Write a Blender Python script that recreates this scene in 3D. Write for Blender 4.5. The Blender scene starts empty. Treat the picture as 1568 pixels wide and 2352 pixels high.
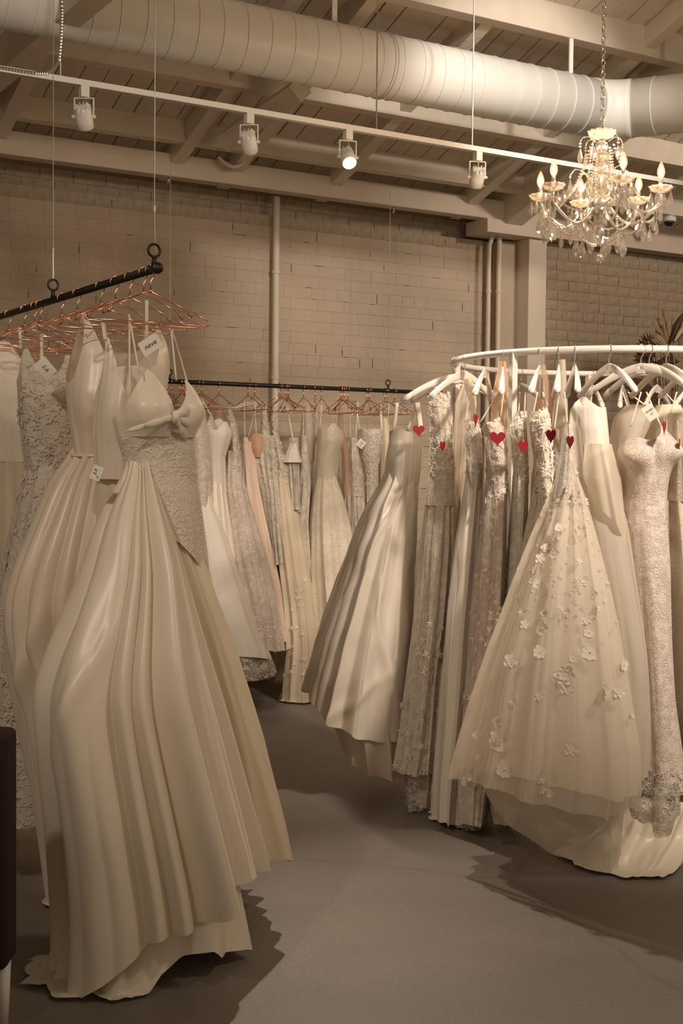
import bpy, bmesh, math, random
import numpy as np
from mathutils import Vector, Matrix

scene = bpy.context.scene
C = scene.collection
PI = math.pi
random.seed(7)

# ------------------------------------------------------------------ camera
F_PX = 2950.0                      # focal length in pixels of the 1568 x 2352 frame
YAW, PITCH, ROLL = math.radians(31.3), math.radians(2.31), 0.010
CAM = Vector((0.0, 0.0, 1.5))
FWD = Vector((math.sin(YAW) * math.cos(PITCH), math.cos(YAW) * math.cos(PITCH), -math.sin(PITCH)))
_r0 = Vector((math.cos(YAW), -math.sin(YAW), 0.0))
_u0 = _r0.cross(FWD)
RIGHT = (_r0 * math.cos(ROLL) + _u0 * math.sin(ROLL)).normalized()
UP = RIGHT.cross(FWD).normalized()
cam_data = bpy.data.cameras.new('camera')
cam_data.sensor_fit = 'VERTICAL'
cam_data.sensor_height = 36.0
cam_data.lens = 36.0 * F_PX / 2352.0
cam_data.clip_start = 0.05
cam_data.clip_end = 60.0
cam = bpy.data.objects.new('camera', cam_data)
C.objects.link(cam)
cam.matrix_world = Matrix(((RIGHT.x, UP.x, -FWD.x, CAM.x), (RIGHT.y, UP.y, -FWD.y, CAM.y),
                           (RIGHT.z, UP.z, -FWD.z, CAM.z), (0, 0, 0, 1)))
scene.camera = cam

# ------------------------------------------------------------------ world, lamps, exposure
scene.view_settings.view_transform = 'Standard'
scene.view_settings.look = 'None'
scene.view_settings.gamma = 1.0
scene.view_settings.use_curve_mapping = False
scene.view_settings.exposure = 0.42
w = bpy.data.worlds.new('world'); scene.world = w
w.use_nodes = True
w.node_tree.nodes['Background'].inputs[0].default_value = (1.0, 0.73, 0.48, 1)
w.node_tree.nodes['Background'].inputs[1].default_value = 0.205
WARM = (1.0, 0.85, 0.70)

def lamp_spot(name, loc, target, power, size=60, blend=0.6, radius=0.06, col=WARM):
    d = bpy.data.lights.new(name, 'SPOT')
    d.energy = power; d.color = col; d.spot_size = math.radians(size); d.spot_blend = blend
    d.shadow_soft_size = radius
    o = bpy.data.objects.new(name, d); C.objects.link(o)
    o.location = loc
    o.rotation_euler = (Vector(target) - Vector(loc)).to_track_quat('-Z', 'Y').to_euler()
    return o

# assumed unseen spots behind and beside the camera, added to light the scene
lamp_spot('added_spot', (1.0, 1.2, 3.48), (2.4, 7.5, 2.7), 150, 40, 0.5, 0.16)
lamp_spot('added_spot', (4.6, 1.4, 3.48), (5.2, 7.6, 2.1), 62, 58, 0.5, 0.16)
lamp_spot('added_spot', (3.3, 1.0, 3.7), (4.1, 4.1, 1.25), 560, 50, 0.85, 0.16)
lamp_spot('added_spot', (-0.9, 1.7, 3.8), (1.5, 4.0, 1.45), 125, 46, 0.9, 0.10)
lamp_spot('added_spot', (3.0, 0.6, 3.9), (1.7, 3.8, 1.2), 85, 44, 0.9, 0.16)
lamp_spot('added_spot', (7.2, 3.6, 4.0), (6.8, 7.6, 1.9), 175, 72, 0.6, 0.16)
lamp_spot('added_spot', (4.0, 2.6, 4.15), (4.6, 5.7, 3.30), 290, 36, 0.6, 0.12, (1.0, 0.90, 0.79))

# ------------------------------------------------------------------ pixel rays (image frame 1568 x 2352)
def ray(px, py):
    return (FWD + RIGHT * ((px - 784.0) / F_PX) + UP * ((1176.0 - py) / F_PX))
def at_y(px, py, Y):               # point of the pixel's ray on the wall-parallel plane y = Y
    r = ray(px, py); return CAM + r * (Y / r.y)
def at_z(px, py, Z):
    r = ray(px, py); return CAM + r * ((Z - CAM.z) / r.z)
def at_x(px, py, X):
    r = ray(px, py); return CAM + r * (X / r.x)
def at_d(px, py, d):               # point at depth d along the optical axis
    return CAM + ray(px, py) * d
E1 = Vector((math.cos(YAW), -math.sin(YAW), 0)); E2 = Vector((math.sin(YAW), math.cos(YAW), 0))

# ------------------------------------------------------------------ helpers
def tag(o, label=None, cat=None, group=None, kind=None):
    if label: o['label'] = label
    if cat: o['category'] = cat
    if group: o['group'] = group
    if kind: o['kind'] = kind
    return o
def empty(name, loc, rotz=0.0, label=None, cat=None, group=None):
    o = bpy.data.objects.new(name, None); C.objects.link(o)
    o.location = loc; o.rotation_euler = (0, 0, rotz); o.empty_display_size = 0.05
    return tag(o, label, cat, group)
def link_mesh(name, me, mat=None, parent=None, smooth=False, loc=None):
    o = bpy.data.objects.new(name, me); C.objects.link(o)
    if mat and not me.materials: me.materials.append(mat)
    if parent: o.parent = parent
    if loc is not None: o.location = loc
    if smooth: me.polygons.foreach_set('use_smooth', [True] * len(me.polygons))
    return o
def grid_mesh(name, V, closed_u=True, cap=False):
    """V: (rows, cols, 3) array -> quad mesh, wrapping in u when closed."""
    m, n, _ = V.shape
    idx = np.arange(m * n).reshape(m, n)
    if closed_u:
        a = idx[:-1]; b = np.roll(idx, -1, 1)[:-1]; c = np.roll(idx, -1, 1)[1:]; d = idx[1:]
    else:
        a = idx[:-1, :-1]; b = idx[:-1, 1:]; c = idx[1:, 1:]; d = idx[1:, :-1]
    F = np.stack([a, b, c, d], -1).reshape(-1, 4)
    me = bpy.data.meshes.new(name)
    me.from_pydata(V.reshape(-1, 3).tolist(), [], F.tolist())
    if cap:
        bm = bmesh.new(); bm.from_mesh(me); bm.verts.ensure_lookup_table()
        for row in (idx[0][::-1], idx[-1]):
            try: bm.faces.new([bm.verts[int(i)] for i in row])
            except ValueError: pass
        bm.normal_update(); bm.to_mesh(me); bm.free()
    me.update()
    return me
class MB:
    """collects boxes, tubes and lathes into one mesh"""
    def __init__(s): s.v = []; s.f = []
    def add(s, verts, faces):
        o = len(s.v); s.v += [tuple(p) for p in verts]; s.f += [tuple(i + o for i in f) for f in faces]; return s
    def box(s, x0, x1, y0, y1, z0, z1, M=None):
        vs = [Vector((x, y, z)) for z in (z0, z1) for y in (y0, y1) for x in (x0, x1)]
        if M is not None: vs = [M @ p for p in vs]
        return s.add(vs, [(0, 2, 3, 1), (4, 5, 7, 6), (0, 1, 5, 4), (2, 6, 7, 3), (0, 4, 6, 2), (1, 3, 7, 5)])
    def tube(s, pts, r, n=8, closed=False, caps=True, flat=1.0, upv=None):
        pts = [Vector(p) for p in pts]; k = len(pts)
        rs = r if isinstance(r, (list, tuple)) else [r] * k
        rings = []; prev = None
        for i, p in enumerate(pts):
            a = pts[(i - 1) % k] if (closed or i > 0) else p
            b = pts[(i + 1) % k] if (closed or i < k - 1) else p
            t = (b - a).normalized()
            if prev is None:
                u = Vector(upv) if upv else (Vector((0, 0, 1)) if abs(t.z) < 0.9 else Vector((1, 0, 0)))
            else: u = prev
            u = (u - t * u.dot(t))
            if u.length < 1e-6: u = t.orthogonal()
            u.normalize(); prev = u; w_ = t.cross(u)
            rings.append([p + (u * math.cos(2 * PI * j / n) + w_ * math.sin(2 * PI * j / n) * flat) * rs[i] for j in range(n)])
        o = len(s.v)
        for rg in rings: s.v += [tuple(q) for q in rg]
        m = k if closed else k - 1
        for i in range(m):
            for j in range(n):
                s.f.append((o + i * n + j, o + i * n + (j + 1) % n, o + ((i + 1) % k) * n + (j + 1) % n, o + ((i + 1) % k) * n + j))
        if caps and not closed:
            s.f.append(tuple(o + j for j in range(n))[::-1]); s.f.append(tuple(o + (k - 1) * n + j for j in range(n)))
        return s
    def lathe(s, prof, c=(0, 0, 0), n=16, axis=None):
        """prof: list of (r, z)"""
        c = Vector(c); o = len(s.v); k = len(prof)
        for r_, z in prof:
            for j in range(n):
                a = 2 * PI * j / n
                s.v.append((c.x + r_ * math.cos(a), c.y + r_ * math.sin(a), c.z + z))
        for i in range(k - 1):
            for j in range(n):
                s.f.append((o + i * n + j, o + i * n + (j + 1) % n, o + (i + 1) * n + (j + 1) % n, o + (i + 1) * n + j))
        s.f.append(tuple(o + j for j in range(n))[::-1]); s.f.append(tuple(o + (k - 1) * n + j for j in range(n)))
        return s
    def mesh(s, name, mat=None):
        me = bpy.data.meshes.new(name); me.from_pydata(s.v, [], s.f); me.validate(); me.update()
        if mat: me.materials.append(mat)
        return me
    def build(s, name, mat, parent=None, smooth=False, loc=None):
        return link_mesh(name, s.mesh(name), mat, parent, smooth, loc)
def bevel_obj(o, wd=0.003, seg=2):
    m = o.modifiers.new('bevel', 'BEVEL'); m.width = wd; m.segments = seg; m.limit_method = 'ANGLE'
    return o

# ------------------------------------------------------------------ materials
def new_mat(name):
    m = bpy.data.materials.new(name); m.use_nodes = True
    nt = m.node_tree; return m, nt, nt.nodes['Principled BSDF'], nt.nodes, nt.links
def plain(name, col, rough=0.6, metal=0.0, noise=0.0, scale=8.0, bump=0.0, bscale=60.0, spec=0.5, coat=0.0):
    m, nt, b, N, L = new_mat(name)
    b.inputs['Base Color'].default_value = (*col, 1); b.inputs['Roughness'].default_value = rough
    b.inputs['Metallic'].default_value = metal; b.inputs['Specular IOR Level'].default_value = spec
    b.inputs['Coat Weight'].default_value = coat
    tc = N.new('ShaderNodeTexCoord')
    if noise > 0:
        n = N.new('ShaderNodeTexNoise'); n.inputs['Scale'].default_value = scale; n.inputs['Detail'].default_value = 6
        L.new(tc.outputs['Object'], n.inputs['Vector'])
        r = N.new('ShaderNodeValToRGB'); r.color_ramp.elements[0].position = 0.3; r.color_ramp.elements[1].position = 0.72
        r.color_ramp.elements[0].color = (*[c * (1 - noise) for c in col], 1); r.color_ramp.elements[1].color = (*col, 1)
        L.new(n.outputs['Fac'], r.inputs['Fac']); L.new(r.outputs['Color'], b.inputs['Base Color'])
    if bump > 0:
        n2 = N.new('ShaderNodeTexNoise'); n2.inputs['Scale'].default_value = bscale; n2.inputs['Detail'].default_value = 5
        L.new(tc.outputs['Object'], n2.inputs['Vector'])
        bp = N.new('ShaderNodeBump'); bp.inputs['Strength'].default_value = bump; bp.inputs['Distance'].default_value = 0.01
        L.new(n2.outputs['Fac'], bp.inputs['Height']); L.new(bp.outputs['Normal'], b.inputs['Normal'])
    return m
M = {}
M['brick'] = plain('painted_brick', (0.51, 0.405, 0.30), 0.7, noise=0.28, scale=1.7, bump=0.7, bscale=22)
M['mortar'] = plain('old_mortar', (0.44, 0.345, 0.25), 0.9, noise=0.25, scale=10, bump=0.4)
M['paint_wood'] = plain('painted_timber', (0.74, 0.65, 0.54), 0.6, noise=0.14, scale=5, bump=0.25, bscale=40)
M['crack'] = plain('open_joint', (0.10, 0.08, 0.06), 0.95)
M['deck_gap'] = plain('deck_gap', (0.10, 0.08, 0.06), 0.95)
M['deck'] = plain('painted_deck', (0.70, 0.60, 0.48), 0.65, noise=0.16, scale=6, bump=0.25, bscale=34)
M['beam'] = plain('painted_beam', (0.68, 0.58, 0.47), 0.55, noise=0.10, scale=4, bump=0.12)
M['duct'] = plain('white_duct_paint', (0.85, 0.83, 0.79), 0.42, noise=0.05, scale=3)
M['white_metal'] = plain('white_metal', (0.82, 0.79, 0.74), 0.4)
M['steel'] = plain('steel', (0.62, 0.60, 0.58), 0.3, 1.0)
M['dark_steel'] = plain('galvanised', (0.42, 0.40, 0.38), 0.4, 1.0)
M['black_metal'] = plain('black_iron', (0.018, 0.014, 0.013), 0.45, 0.3, bump=0.15, bscale=120)
M['copper'] = plain('copper_wire', (0.93, 0.46, 0.33), 0.22, 1.0)
M['white_lacquer'] = plain('white_lacquer', (0.84, 0.79, 0.73), 0.28, coat=0.4)
M['rack_white'] = plain('rack_white', (0.80, 0.74, 0.67), 0.4)
M['paper'] = plain('paper', (0.83, 0.78, 0.70), 0.8)
M['ink'] = plain('ink', (0.03, 0.03, 0.05), 0.8)
M['red'] = plain('red_card', (0.36, 0.008, 0.014), 0.6, noise=0.25, scale=160)
M['black_glass'] = plain('black_dome', (0.012, 0.012, 0.014), 0.08)
M['chrome'] = plain('chrome', (0.80, 0.77, 0.73), 0.16, 0.75)
M['maroon'] = plain('maroon_velvet', (0.035, 0.010, 0.010), 0.85, noise=0.2, bump=0.2, bscale=200)
M['dried_tan'] = plain('dried_palm', (0.42, 0.29, 0.17), 0.8, noise=0.3, scale=30)
M['dried_brown'] = plain('dried_brown_leaf', (0.12, 0.062, 0.034), 0.85, noise=0.4, scale=20)
M['dried_rust'] = plain('dried_rust_plume', (0.26, 0.125, 0.055), 0.9, noise=0.3, scale=60)
M['dried_cream'] = plain('dried_cream', (0.55, 0.44, 0.30), 0.85, noise=0.2, scale=40)
M['ceramic'] = plain('grey_ceramic', (0.30, 0.27, 0.24), 0.5)
def emit_mat(name, col, s):
    m, nt, b, N, L = new_mat(name)
    b.inputs['Base Color'].default_value = (*col, 1)
    b.inputs['Emission Color'].default_value = (*col, 1); b.inputs['Emission Strength'].default_value = s
    return m
M['bulb_core'] = emit_mat('glowing_filament', (1.0, 0.80, 0.50), 14.0)
M['spot_face'] = emit_mat('lit_spot_face', (1.0, 0.85, 0.62), 14.0)
def bulb_glass():
    m, nt, b, N, L = new_mat('lit_bulb_glass')
    e = N.new('ShaderNodeEmission'); e.inputs[0].default_value = (1.0, 0.60, 0.25, 1); e.inputs[1].default_value = 1.5
    tr = N.new('ShaderNodeBsdfTransparent'); tr.inputs[0].default_value = (1, 0.9, 0.75, 1)
    mx = N.new('ShaderNodeMixShader'); mx.inputs[0].default_value = 0.45
    L.new(tr.outputs[0], mx.inputs[1]); L.new(e.outputs[0], mx.inputs[2]); L.new(mx.outputs[0], N['Material Output'].inputs['Surface'])
    return m
M['bulb'] = bulb_glass()
def crystal_mat(name, fac, col, metal, rough):
    """cut glass: clear body with bright facets"""
    m, nt, b, N, L = new_mat(name)
    b.inputs['Base Color'].default_value = (*col, 1); b.inputs['Roughness'].default_value = rough
    b.inputs['Metallic'].default_value = metal; b.inputs['Specular IOR Level'].default_value = 1.0
    tr = N.new('ShaderNodeBsdfTransparent'); tr.inputs[0].default_value = (0.97, 0.95, 0.92, 1)
    mx = N.new('ShaderNodeMixShader'); mx.inputs[0].default_value = fac
    L.new(tr.outputs[0], mx.inputs[1]); L.new(b.outputs[0], mx.inputs[2]); L.new(mx.outputs[0], N['Material Output'].inputs['Surface'])
    return m
M['crystal'] = crystal_mat('crystal', 0.62, (0.96, 0.92, 0.88), 0.75, 0.05)
M['milk_crystal'] = crystal_mat('pressed_crystal', 0.48, (0.90, 0.84, 0.79), 0.0, 0.12)
M['clear_crystal'] = crystal_mat('clear_crystal', 0.42, (0.97, 0.94, 0.91), 0.8, 0.03)
def concrete():
    m, nt, b, N, L = new_mat('polished_concrete')
    tc = N.new('ShaderNodeTexCoord')
    n1 = N.new('ShaderNodeTexNoise'); n1.inputs['Scale'].default_value = 0.9; n1.inputs['Detail'].default_value = 8; n1.inputs['Roughness'].default_value = 0.62
    n2 = N.new('ShaderNodeTexNoise'); n2.inputs['Scale'].default_value = 70; n2.inputs['Detail'].default_value = 3
    v = N.new('ShaderNodeTexVoronoi'); v.feature = 'DISTANCE_TO_EDGE'; v.inputs['Scale'].default_value = 0.42
    n3 = N.new('ShaderNodeTexNoise'); n3.inputs['Scale'].default_value = 3.0; n3.inputs['Detail'].default_value = 5
    for n in (n1, n2, n3): L.new(tc.outputs['Object'], n.inputs['Vector'])
    mx = N.new('ShaderNodeMixRGB'); mx.inputs[0].default_value = 0.12
    L.new(tc.outputs['Object'], mx.inputs[1]); L.new(n3.outputs['Color'], mx.inputs[2]); L.new(mx.outputs[0], v.inputs['Vector'])
    r1 = N.new('ShaderNodeValToRGB'); e = r1.color_ramp.elements
    e[0].position = 0.32; e[0].color = (0.19, 0.162, 0.137, 1); e[1].position = 0.70; e[1].color = (0.285, 0.247, 0.212, 1)
    L.new(n1.outputs['Fac'], r1.inputs['Fac'])
    r2 = N.new('ShaderNodeValToRGB'); e = r2.color_ramp.elements
    e[0].position = 0.36; e[0].color = (0.86, 0.86, 0.86, 1); e[1].position = 0.62; e[1].color = (1, 1, 1, 1)
    L.new(n2.outputs['Fac'], r2.inputs['Fac'])
    m1 = N.new('ShaderNodeMixRGB'); m1.blend_type = 'MULTIPLY'; m1.inputs[0].default_value = 1
    L.new(r1.outputs['Color'], m1.inputs[1]); L.new(r2.outputs['Color'], m1.inputs[2])
    r3 = N.new('ShaderNodeValToRGB'); e = r3.color_ramp.elements
    e[0].position = 0.0; e[0].color = (0.80, 0.79, 0.77, 1); e[1].position = 0.005; e[1].color = (1, 1, 1, 1)
    L.new(v.outputs['Distance'], r3.inputs['Fac'])
    m2 = N.new('ShaderNodeMixRGB'); m2.blend_type = 'MULTIPLY'; m2.inputs[0].default_value = 1
    L.new(m1.outputs[0], m2.inputs[1]); L.new(r3.outputs['Color'], m2.inputs[2])
    L.new(m2.outputs[0], b.inputs['Base Color'])
    b.inputs['Roughness'].default_value = 0.55
    bp = N.new('ShaderNodeBump'); bp.inputs['Strength'].default_value = 0.12; bp.inputs['Distance'].default_value = 0.003
    L.new(n2.outputs['Fac'], bp.inputs['Height']); L.new(bp.outputs['Normal'], b.inputs['Normal'])
    return m
M['concrete'] = concrete()

def cloth(name, col, rough=0.5, sheen=0.25, weave=0.06, trans=0.12, alpha=1.0, col2=None, lace=0.0, lscale=60, sparkle=0.0, spec=0.4, crease=0.0, holes=0.0):
    """bridal fabrics: satin / crepe / lace / tulle"""
    m, nt, b, N, L = new_mat(name)
    tc = N.new('ShaderNodeTexCoord')
    b.inputs['Base Color'].default_value = (*col, 1)
    b.inputs['Roughness'].default_value = rough; b.inputs['Specular IOR Level'].default_value = spec
    b.inputs['Sheen Weight'].default_value = sheen; b.inputs['Sheen Roughness'].default_value = 0.5
    b.inputs['Sheen Tint'].default_value = (1, 0.93, 0.82, 1)
    out = N['Material Output']
    height = None
    def mult(a, k):
        q = N.new('ShaderNodeMath'); q.operation = 'MULTIPLY'; L.new(a, q.inputs[0]); q.inputs[1].default_value = k; return q.outputs[0]
    def addn(a, c):
        if a is None: return c
        q = N.new('ShaderNodeMath'); q.operation = 'ADD'; L.new(a, q.inputs[0]); L.new(c, q.inputs[1]); return q.outputs[0]
    n0 = N.new('ShaderNodeTexNoise'); n0.inputs['Scale'].default_value = 240; n0.inputs['Detail'].default_value = 2
    L.new(tc.outputs['Object'], n0.inputs['Vector']); height = mult(n0.outputs['Fac'], weave)
    if crease > 0:
        n1 = N.new('ShaderNodeTexNoise'); n1.inputs['Scale'].default_value = 5.5; n1.inputs['Detail'].default_value = 4; n1.inputs['Distortion'].default_value = 1.2
        L.new(tc.outputs['Object'], n1.inputs['Vector']); height = addn(height, mult(n1.outputs['Fac'], crease))
    fac = None
    if lace > 0:
        nz = N.new('ShaderNodeTexNoise'); nz.inputs['Scale'].default_value = lscale * 0.35; nz.inputs['Detail'].default_value = 3
        L.new(tc.outputs['Object'], nz.inputs['Vector'])
        mv = N.new('ShaderNodeMixRGB'); mv.inputs[0].default_value = 0.045
        L.new(tc.outputs['Object'], mv.inputs[1]); L.new(nz.outputs['Color'], mv.inputs[2])
        v = N.new('ShaderNodeTexVoronoi'); v.feature = 'DISTANCE_TO_EDGE'; v.inputs['Scale'].default_value = lscale
        L.new(mv.outputs[0], v.inputs['Vector'])
        r = N.new('ShaderNodeValToRGB'); e = r.color_ramp.elements
        e[0].position = 0.03; e[0].color = (1, 1, 1, 1); e[1].position = 0.16; e[1].color = (0, 0, 0, 1)
        L.new(v.outputs['Distance'], r.inputs['Fac'])
        # big floral clumps
        n4 = N.new('ShaderNodeTexNoise'); n4.inputs['Scale'].default_value = lscale * 0.28; n4.inputs['Detail'].default_value = 2
        L.new(tc.outputs['Object'], n4.inputs['Vector'])
        r4 = N.new('ShaderNodeValToRGB'); e = r4.color_ramp.elements
        e[0].position = 0.46; e[0].color = (0, 0, 0, 1); e[1].position = 0.60; e[1].color = (1, 1, 1, 1)
        L.new(n4.outputs['Fac'], r4.inputs['Fac'])
        hf = N.new('ShaderNodeMath'); hf.operation = 'MULTIPLY'; L.new(r4.outputs['Color'], hf.inputs[0]); hf.inputs[1].default_value = 0.6
        mxm = N.new('ShaderNodeMath'); mxm.operation = 'MAXIMUM'
        L.new(r.outputs['Color'], mxm.inputs[0]); L.new(hf.outputs[0], mxm.inputs[1])
        fac = mxm.outputs[0]
        mc = N.new('ShaderNodeMixRGB'); L.new(fac, mc.inputs[0])
        c2 = col2 or tuple(c * 0.72 for c in col)
        mc.inputs[1].default_value = (*c2, 1); mc.inputs[2].default_value = (*col, 1)
        L.new(mc.outputs[0], b.inputs['Base Color'])
        height = addn(height, mult(fac, lace))
    if sparkle > 0:
        vs = N.new('ShaderNodeTexVoronoi'); vs.inputs['Scale'].default_value = 190
        L.new(tc.outputs['Object'], vs.inputs['Vector'])
        rs = N.new('ShaderNodeValToRGB'); e = rs.color_ramp.elements
        e[0].position = 0.86; e[0].color = (0, 0, 0, 1); e[1].position = 0.9; e[1].color = (1, 1, 1, 1)
        L.new(vs.outputs['Color'], rs.inputs['Fac'])
        L.new(mult(rs.outputs['Color'], sparkle), b.inputs['Coat Weight'])
        mr = N.new('ShaderNodeMapRange'); mr.inputs['To Min'].default_value = rough; mr.inputs['To Max'].default_value = 0.15
        L.new(rs.outputs['Color'], mr.inputs['Value']); L.new(mr.outputs[0], b.inputs['Roughness'])
    bp = N.new('ShaderNodeBump'); bp.inputs['Strength'].default_value = 0.9; bp.inputs['Distance'].default_value = 0.006
    L.new(height, bp.inputs['Height']); L.new(bp.outputs['Normal'], b.inputs['Normal'])
    sh = b.outputs[0]
    if trans > 0:
        t = N.new('ShaderNodeBsdfTranslucent'); t.inputs['Color'].default_value = (*col, 1)
        mx = N.new('ShaderNodeMixShader'); mx.inputs[0].default_value = trans
        L.new(sh, mx.inputs[1]); L.new(t.outputs[0], mx.inputs[2]); sh = mx.outputs[0]
    if alpha < 1 or holes > 0:
        tr = N.new('ShaderNodeBsdfTransparent'); tr.inputs['Color'].default_value = (1, 0.98, 0.95, 1)
        mx = N.new('ShaderNodeMixShader'); mx.inputs[0].default_value = alpha
        if holes > 0 and fac is not None:
            mr = N.new('ShaderNodeMapRange'); mr.inputs['To Min'].default_value = 1 - holes; mr.inputs['To Max'].default_value = 1.0
            L.new(fac, mr.inputs['Value']); L.new(mr.outputs[0], mx.inputs[0])
        L.new(tr.outputs[0], mx.inputs[1]); L.new(sh, mx.inputs[2]); sh = mx.outputs[0]
    L.new(sh, out.inputs['Surface'])
    return m
M['satin_ivory'] = cloth('ivory_satin', (0.82, 0.73, 0.60), 0.36, 0.2, 0.03, 0.03, crease=0.05, spec=0.5)
M['satin_gold'] = cloth('champagne_satin', (0.82, 0.70, 0.52), 0.36, 0.2, 0.03, 0.04, crease=0.05, spec=0.5)
M['satin_warm'] = cloth('warm_satin', (0.80, 0.69, 0.56), 0.34, 0.2, 0.03, 0.03, crease=0.06, spec=0.5)
M['taffeta'] = cloth('silk_taffeta', (0.78, 0.705, 0.61), 0.30, 0.15, 0.03, 0.08, crease=0.12, spec=0.55)
M['crepe_white'] = cloth('white_crepe', (0.85, 0.79, 0.70), 0.6, 0.3, 0.06, 0.10, crease=0.05)
M['blush'] = cloth('blush_crepe', (0.82, 0.635, 0.51), 0.6, 0.3, 0.06, 0.10, crease=0.05)
M['nude'] = cloth('nude_lining', (0.66, 0.40, 0.27), 0.6, 0.2, 0.05, 0.1)
M['cream'] = cloth('cream_chiffon', (0.83, 0.71, 0.53), 0.6, 0.3, 0.06, 0.2, crease=0.05)
M['jacquard'] = cloth('ivory_jacquard', (0.84, 0.75, 0.61), 0.5, 0.25, 0.06, 0.1, col2=(0.76, 0.67, 0.53), lace=0.25, lscale=70)
M['lace_ivory'] = cloth('ivory_lace', (0.88, 0.81, 0.71), 0.6, 0.2, 0.1, 0.12, col2=(0.79, 0.705, 0.595), lace=0.45, lscale=95)
M['lace_soft'] = cloth('soft_lace', (0.83, 0.755, 0.645), 0.5, 0.2, 0.05, 0.08, col2=(0.765, 0.68, 0.565), lace=0.35, lscale=55)
M['lace_bead'] = cloth('beaded_lace', (0.88, 0.80, 0.70), 0.5, 0.2, 0.1, 0.10, col2=(0.79, 0.69, 0.58), lace=0.4, lscale=120, sparkle=0.85)
M['lace_rose'] = cloth('rose_lace', (0.86, 0.755, 0.675), 0.6, 0.2, 0.1, 0.12, col2=(0.76, 0.625, 0.545), lace=0.45, lscale=95)
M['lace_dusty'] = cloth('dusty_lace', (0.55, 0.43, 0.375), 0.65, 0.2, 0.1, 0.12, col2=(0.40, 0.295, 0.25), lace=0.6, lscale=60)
M['lace_leaf'] = cloth('leaf_lace', (0.80, 0.72, 0.62), 0.6, 0.2, 0.1, 0.12, col2=(0.68, 0.585, 0.48), lace=0.6, lscale=40)
M['lace_open'] = cloth('open_lace', (0.84, 0.78, 0.70), 0.6, 0.2, 0.1, 0.12, col2=(0.62, 0.54, 0.45), lace=1.0, lscale=60, holes=0.75)
M['tulle'] = cloth('ivory_tulle', (0.85, 0.78, 0.68), 0.8, 0.4, 0.03, 0.4, alpha=0.58)
M['tulle_peach'] = cloth('peach_tulle', (0.86, 0.62, 0.46), 0.8, 0.4, 0.05, 0.45, alpha=0.55)
M['organza'] = cloth('ivory_organza', (0.86, 0.78, 0.67), 0.5, 0.4, 0.05, 0.35, alpha=0.72)
M['petal'] = cloth('petal', (0.87, 0.80, 0.70), 0.45, 0.3, 0.05, 0.2)
M['applq'] = cloth('applique_lace', (0.88, 0.81, 0.71), 0.55, 0.25, 0.05, 0.2)
M['ribbon'] = cloth('ribbon', (0.80, 0.71, 0.58), 0.45, 0.2, 0.05, 0.05)
M['plastic'] = None
def clear_plastic():
    m, nt, b, N, L = new_mat('clear_garment_film')
    b.inputs['Base Color'].default_value = (0.95, 0.92, 0.88, 1); b.inputs['Roughness'].default_value = 0.18
    tr = N.new('ShaderNodeBsdfTransparent'); mx = N.new('ShaderNodeMixShader'); mx.inputs[0].default_value = 0.16
    L.new(tr.outputs[0], mx.inputs[1]); L.new(b.outputs[0], mx.inputs[2]); L.new(mx.outputs[0], N['Material Output'].inputs['Surface'])
    return m
M['plastic'] = clear_plastic()

# ================================================================== SETTING
S = 'structure'
WY = 7.65                                   # front of the brick wall
# floor
fl = MB().box(-4, 12, -3, 8.2, -0.1, 0.0).build('floor', M['concrete']); tag(fl, 'grey brown polished concrete floor with faint cracks', kind=S)
# wall: mortar core + bricks
wall = MB().box(-4, 12, WY + 0.003, WY + 0.3, 0.0, 3.13).build('wall_back', M['mortar'])
tag(wall, 'old brick wall under thick cream paint', kind=S)
upper = MB().box(-4, 12, WY + 0.126, WY + 0.3, 3.13, 3.62).build('wall_back_upper', M['mortar'])
tag(upper, 'recessed upper brick courses below the roof', kind=S)
rb = random.Random(3)
BH, BL = 0.0762, 0.213
def brick_mesh(l, h, d):
    b = MB().box(-l / 2, l / 2, -d, 0.02, -h / 2, h / 2)
    return b
brick_base = {}
def brick_data(l):
    if l not in brick_base:
        me = MB().box(-0.5, 0.5, -0.5, 0.5, -0.5, 0.5).mesh('brick', M['brick'])
        brick_base[l] = me
    return brick_base[l]
unit = brick_data(0)
cand = []
cracks = []
def course(z, x0, x1, header, yface, own, par):
    l = BL / 2 if header else BL
    off = rb.choice((0, 0.5)) * l + rb.uniform(-0.02, 0.02)
    x = x0 - off
    while x < x1:
        cx = x + l / 2
        wide = rb.random() < 0.12
        g = rb.uniform(0.004, 0.007) if wide and rb.random() < .35 else rb.uniform(0.0006, 0.0016)
        gz = rb.uniform(0.003, 0.006) if rb.random() < 0.04 else rb.uniform(0.0006, 0.0016)
        right = cx > 6.28
        if right or yface > WY + .05: g = rb.uniform(.002, .006); gz = rb.uniform(.002, .005)
        if rb.random() < (.16 if right else .10): cracks.append((par, x - 0.002, x + 0.0015, z + BH * rb.uniform(0, .4), z + BH * rb.uniform(.5, 1), yface))
        if rb.random() < (.14 if right else .07): q_ = rb.uniform(0, .6); cracks.append((par, x + l * q_, x + l * (q_ + rb.uniform(.15, .4)), z - 0.0016, z + 0.0014, yface))
        a, bq = max(x + g / 2, x0), min(x + l - g / 2, x1)
        if bq - a > 0.02:
            cand.append((own(cx), par, (a + bq) / 2, bq - a, z + BH / 2, BH - gz, yface + (rb.uniform(-0.003, 0.0) if x > 6.2 or yface > WY + .05 else rb.uniform(-0.0004, 0.0003))))
        x += l
nc = 0
z = 3.13 - BH
while z > 0.9:
    course(z, 2.0, 8.25, nc % 6 == 0, WY, lambda X: X > 6.28 and 1.85 < z or z > 2.98, wall)
    z -= BH; nc += 1
z = 3.13
for k in range(5):
    course(z, 2.0, 8.25, k == 3, WY + 0.12, lambda X: k < 2, upper); z += BH
single = [c for c in cand if c[0]]
rest = [c for c in cand if not c[0]]
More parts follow.
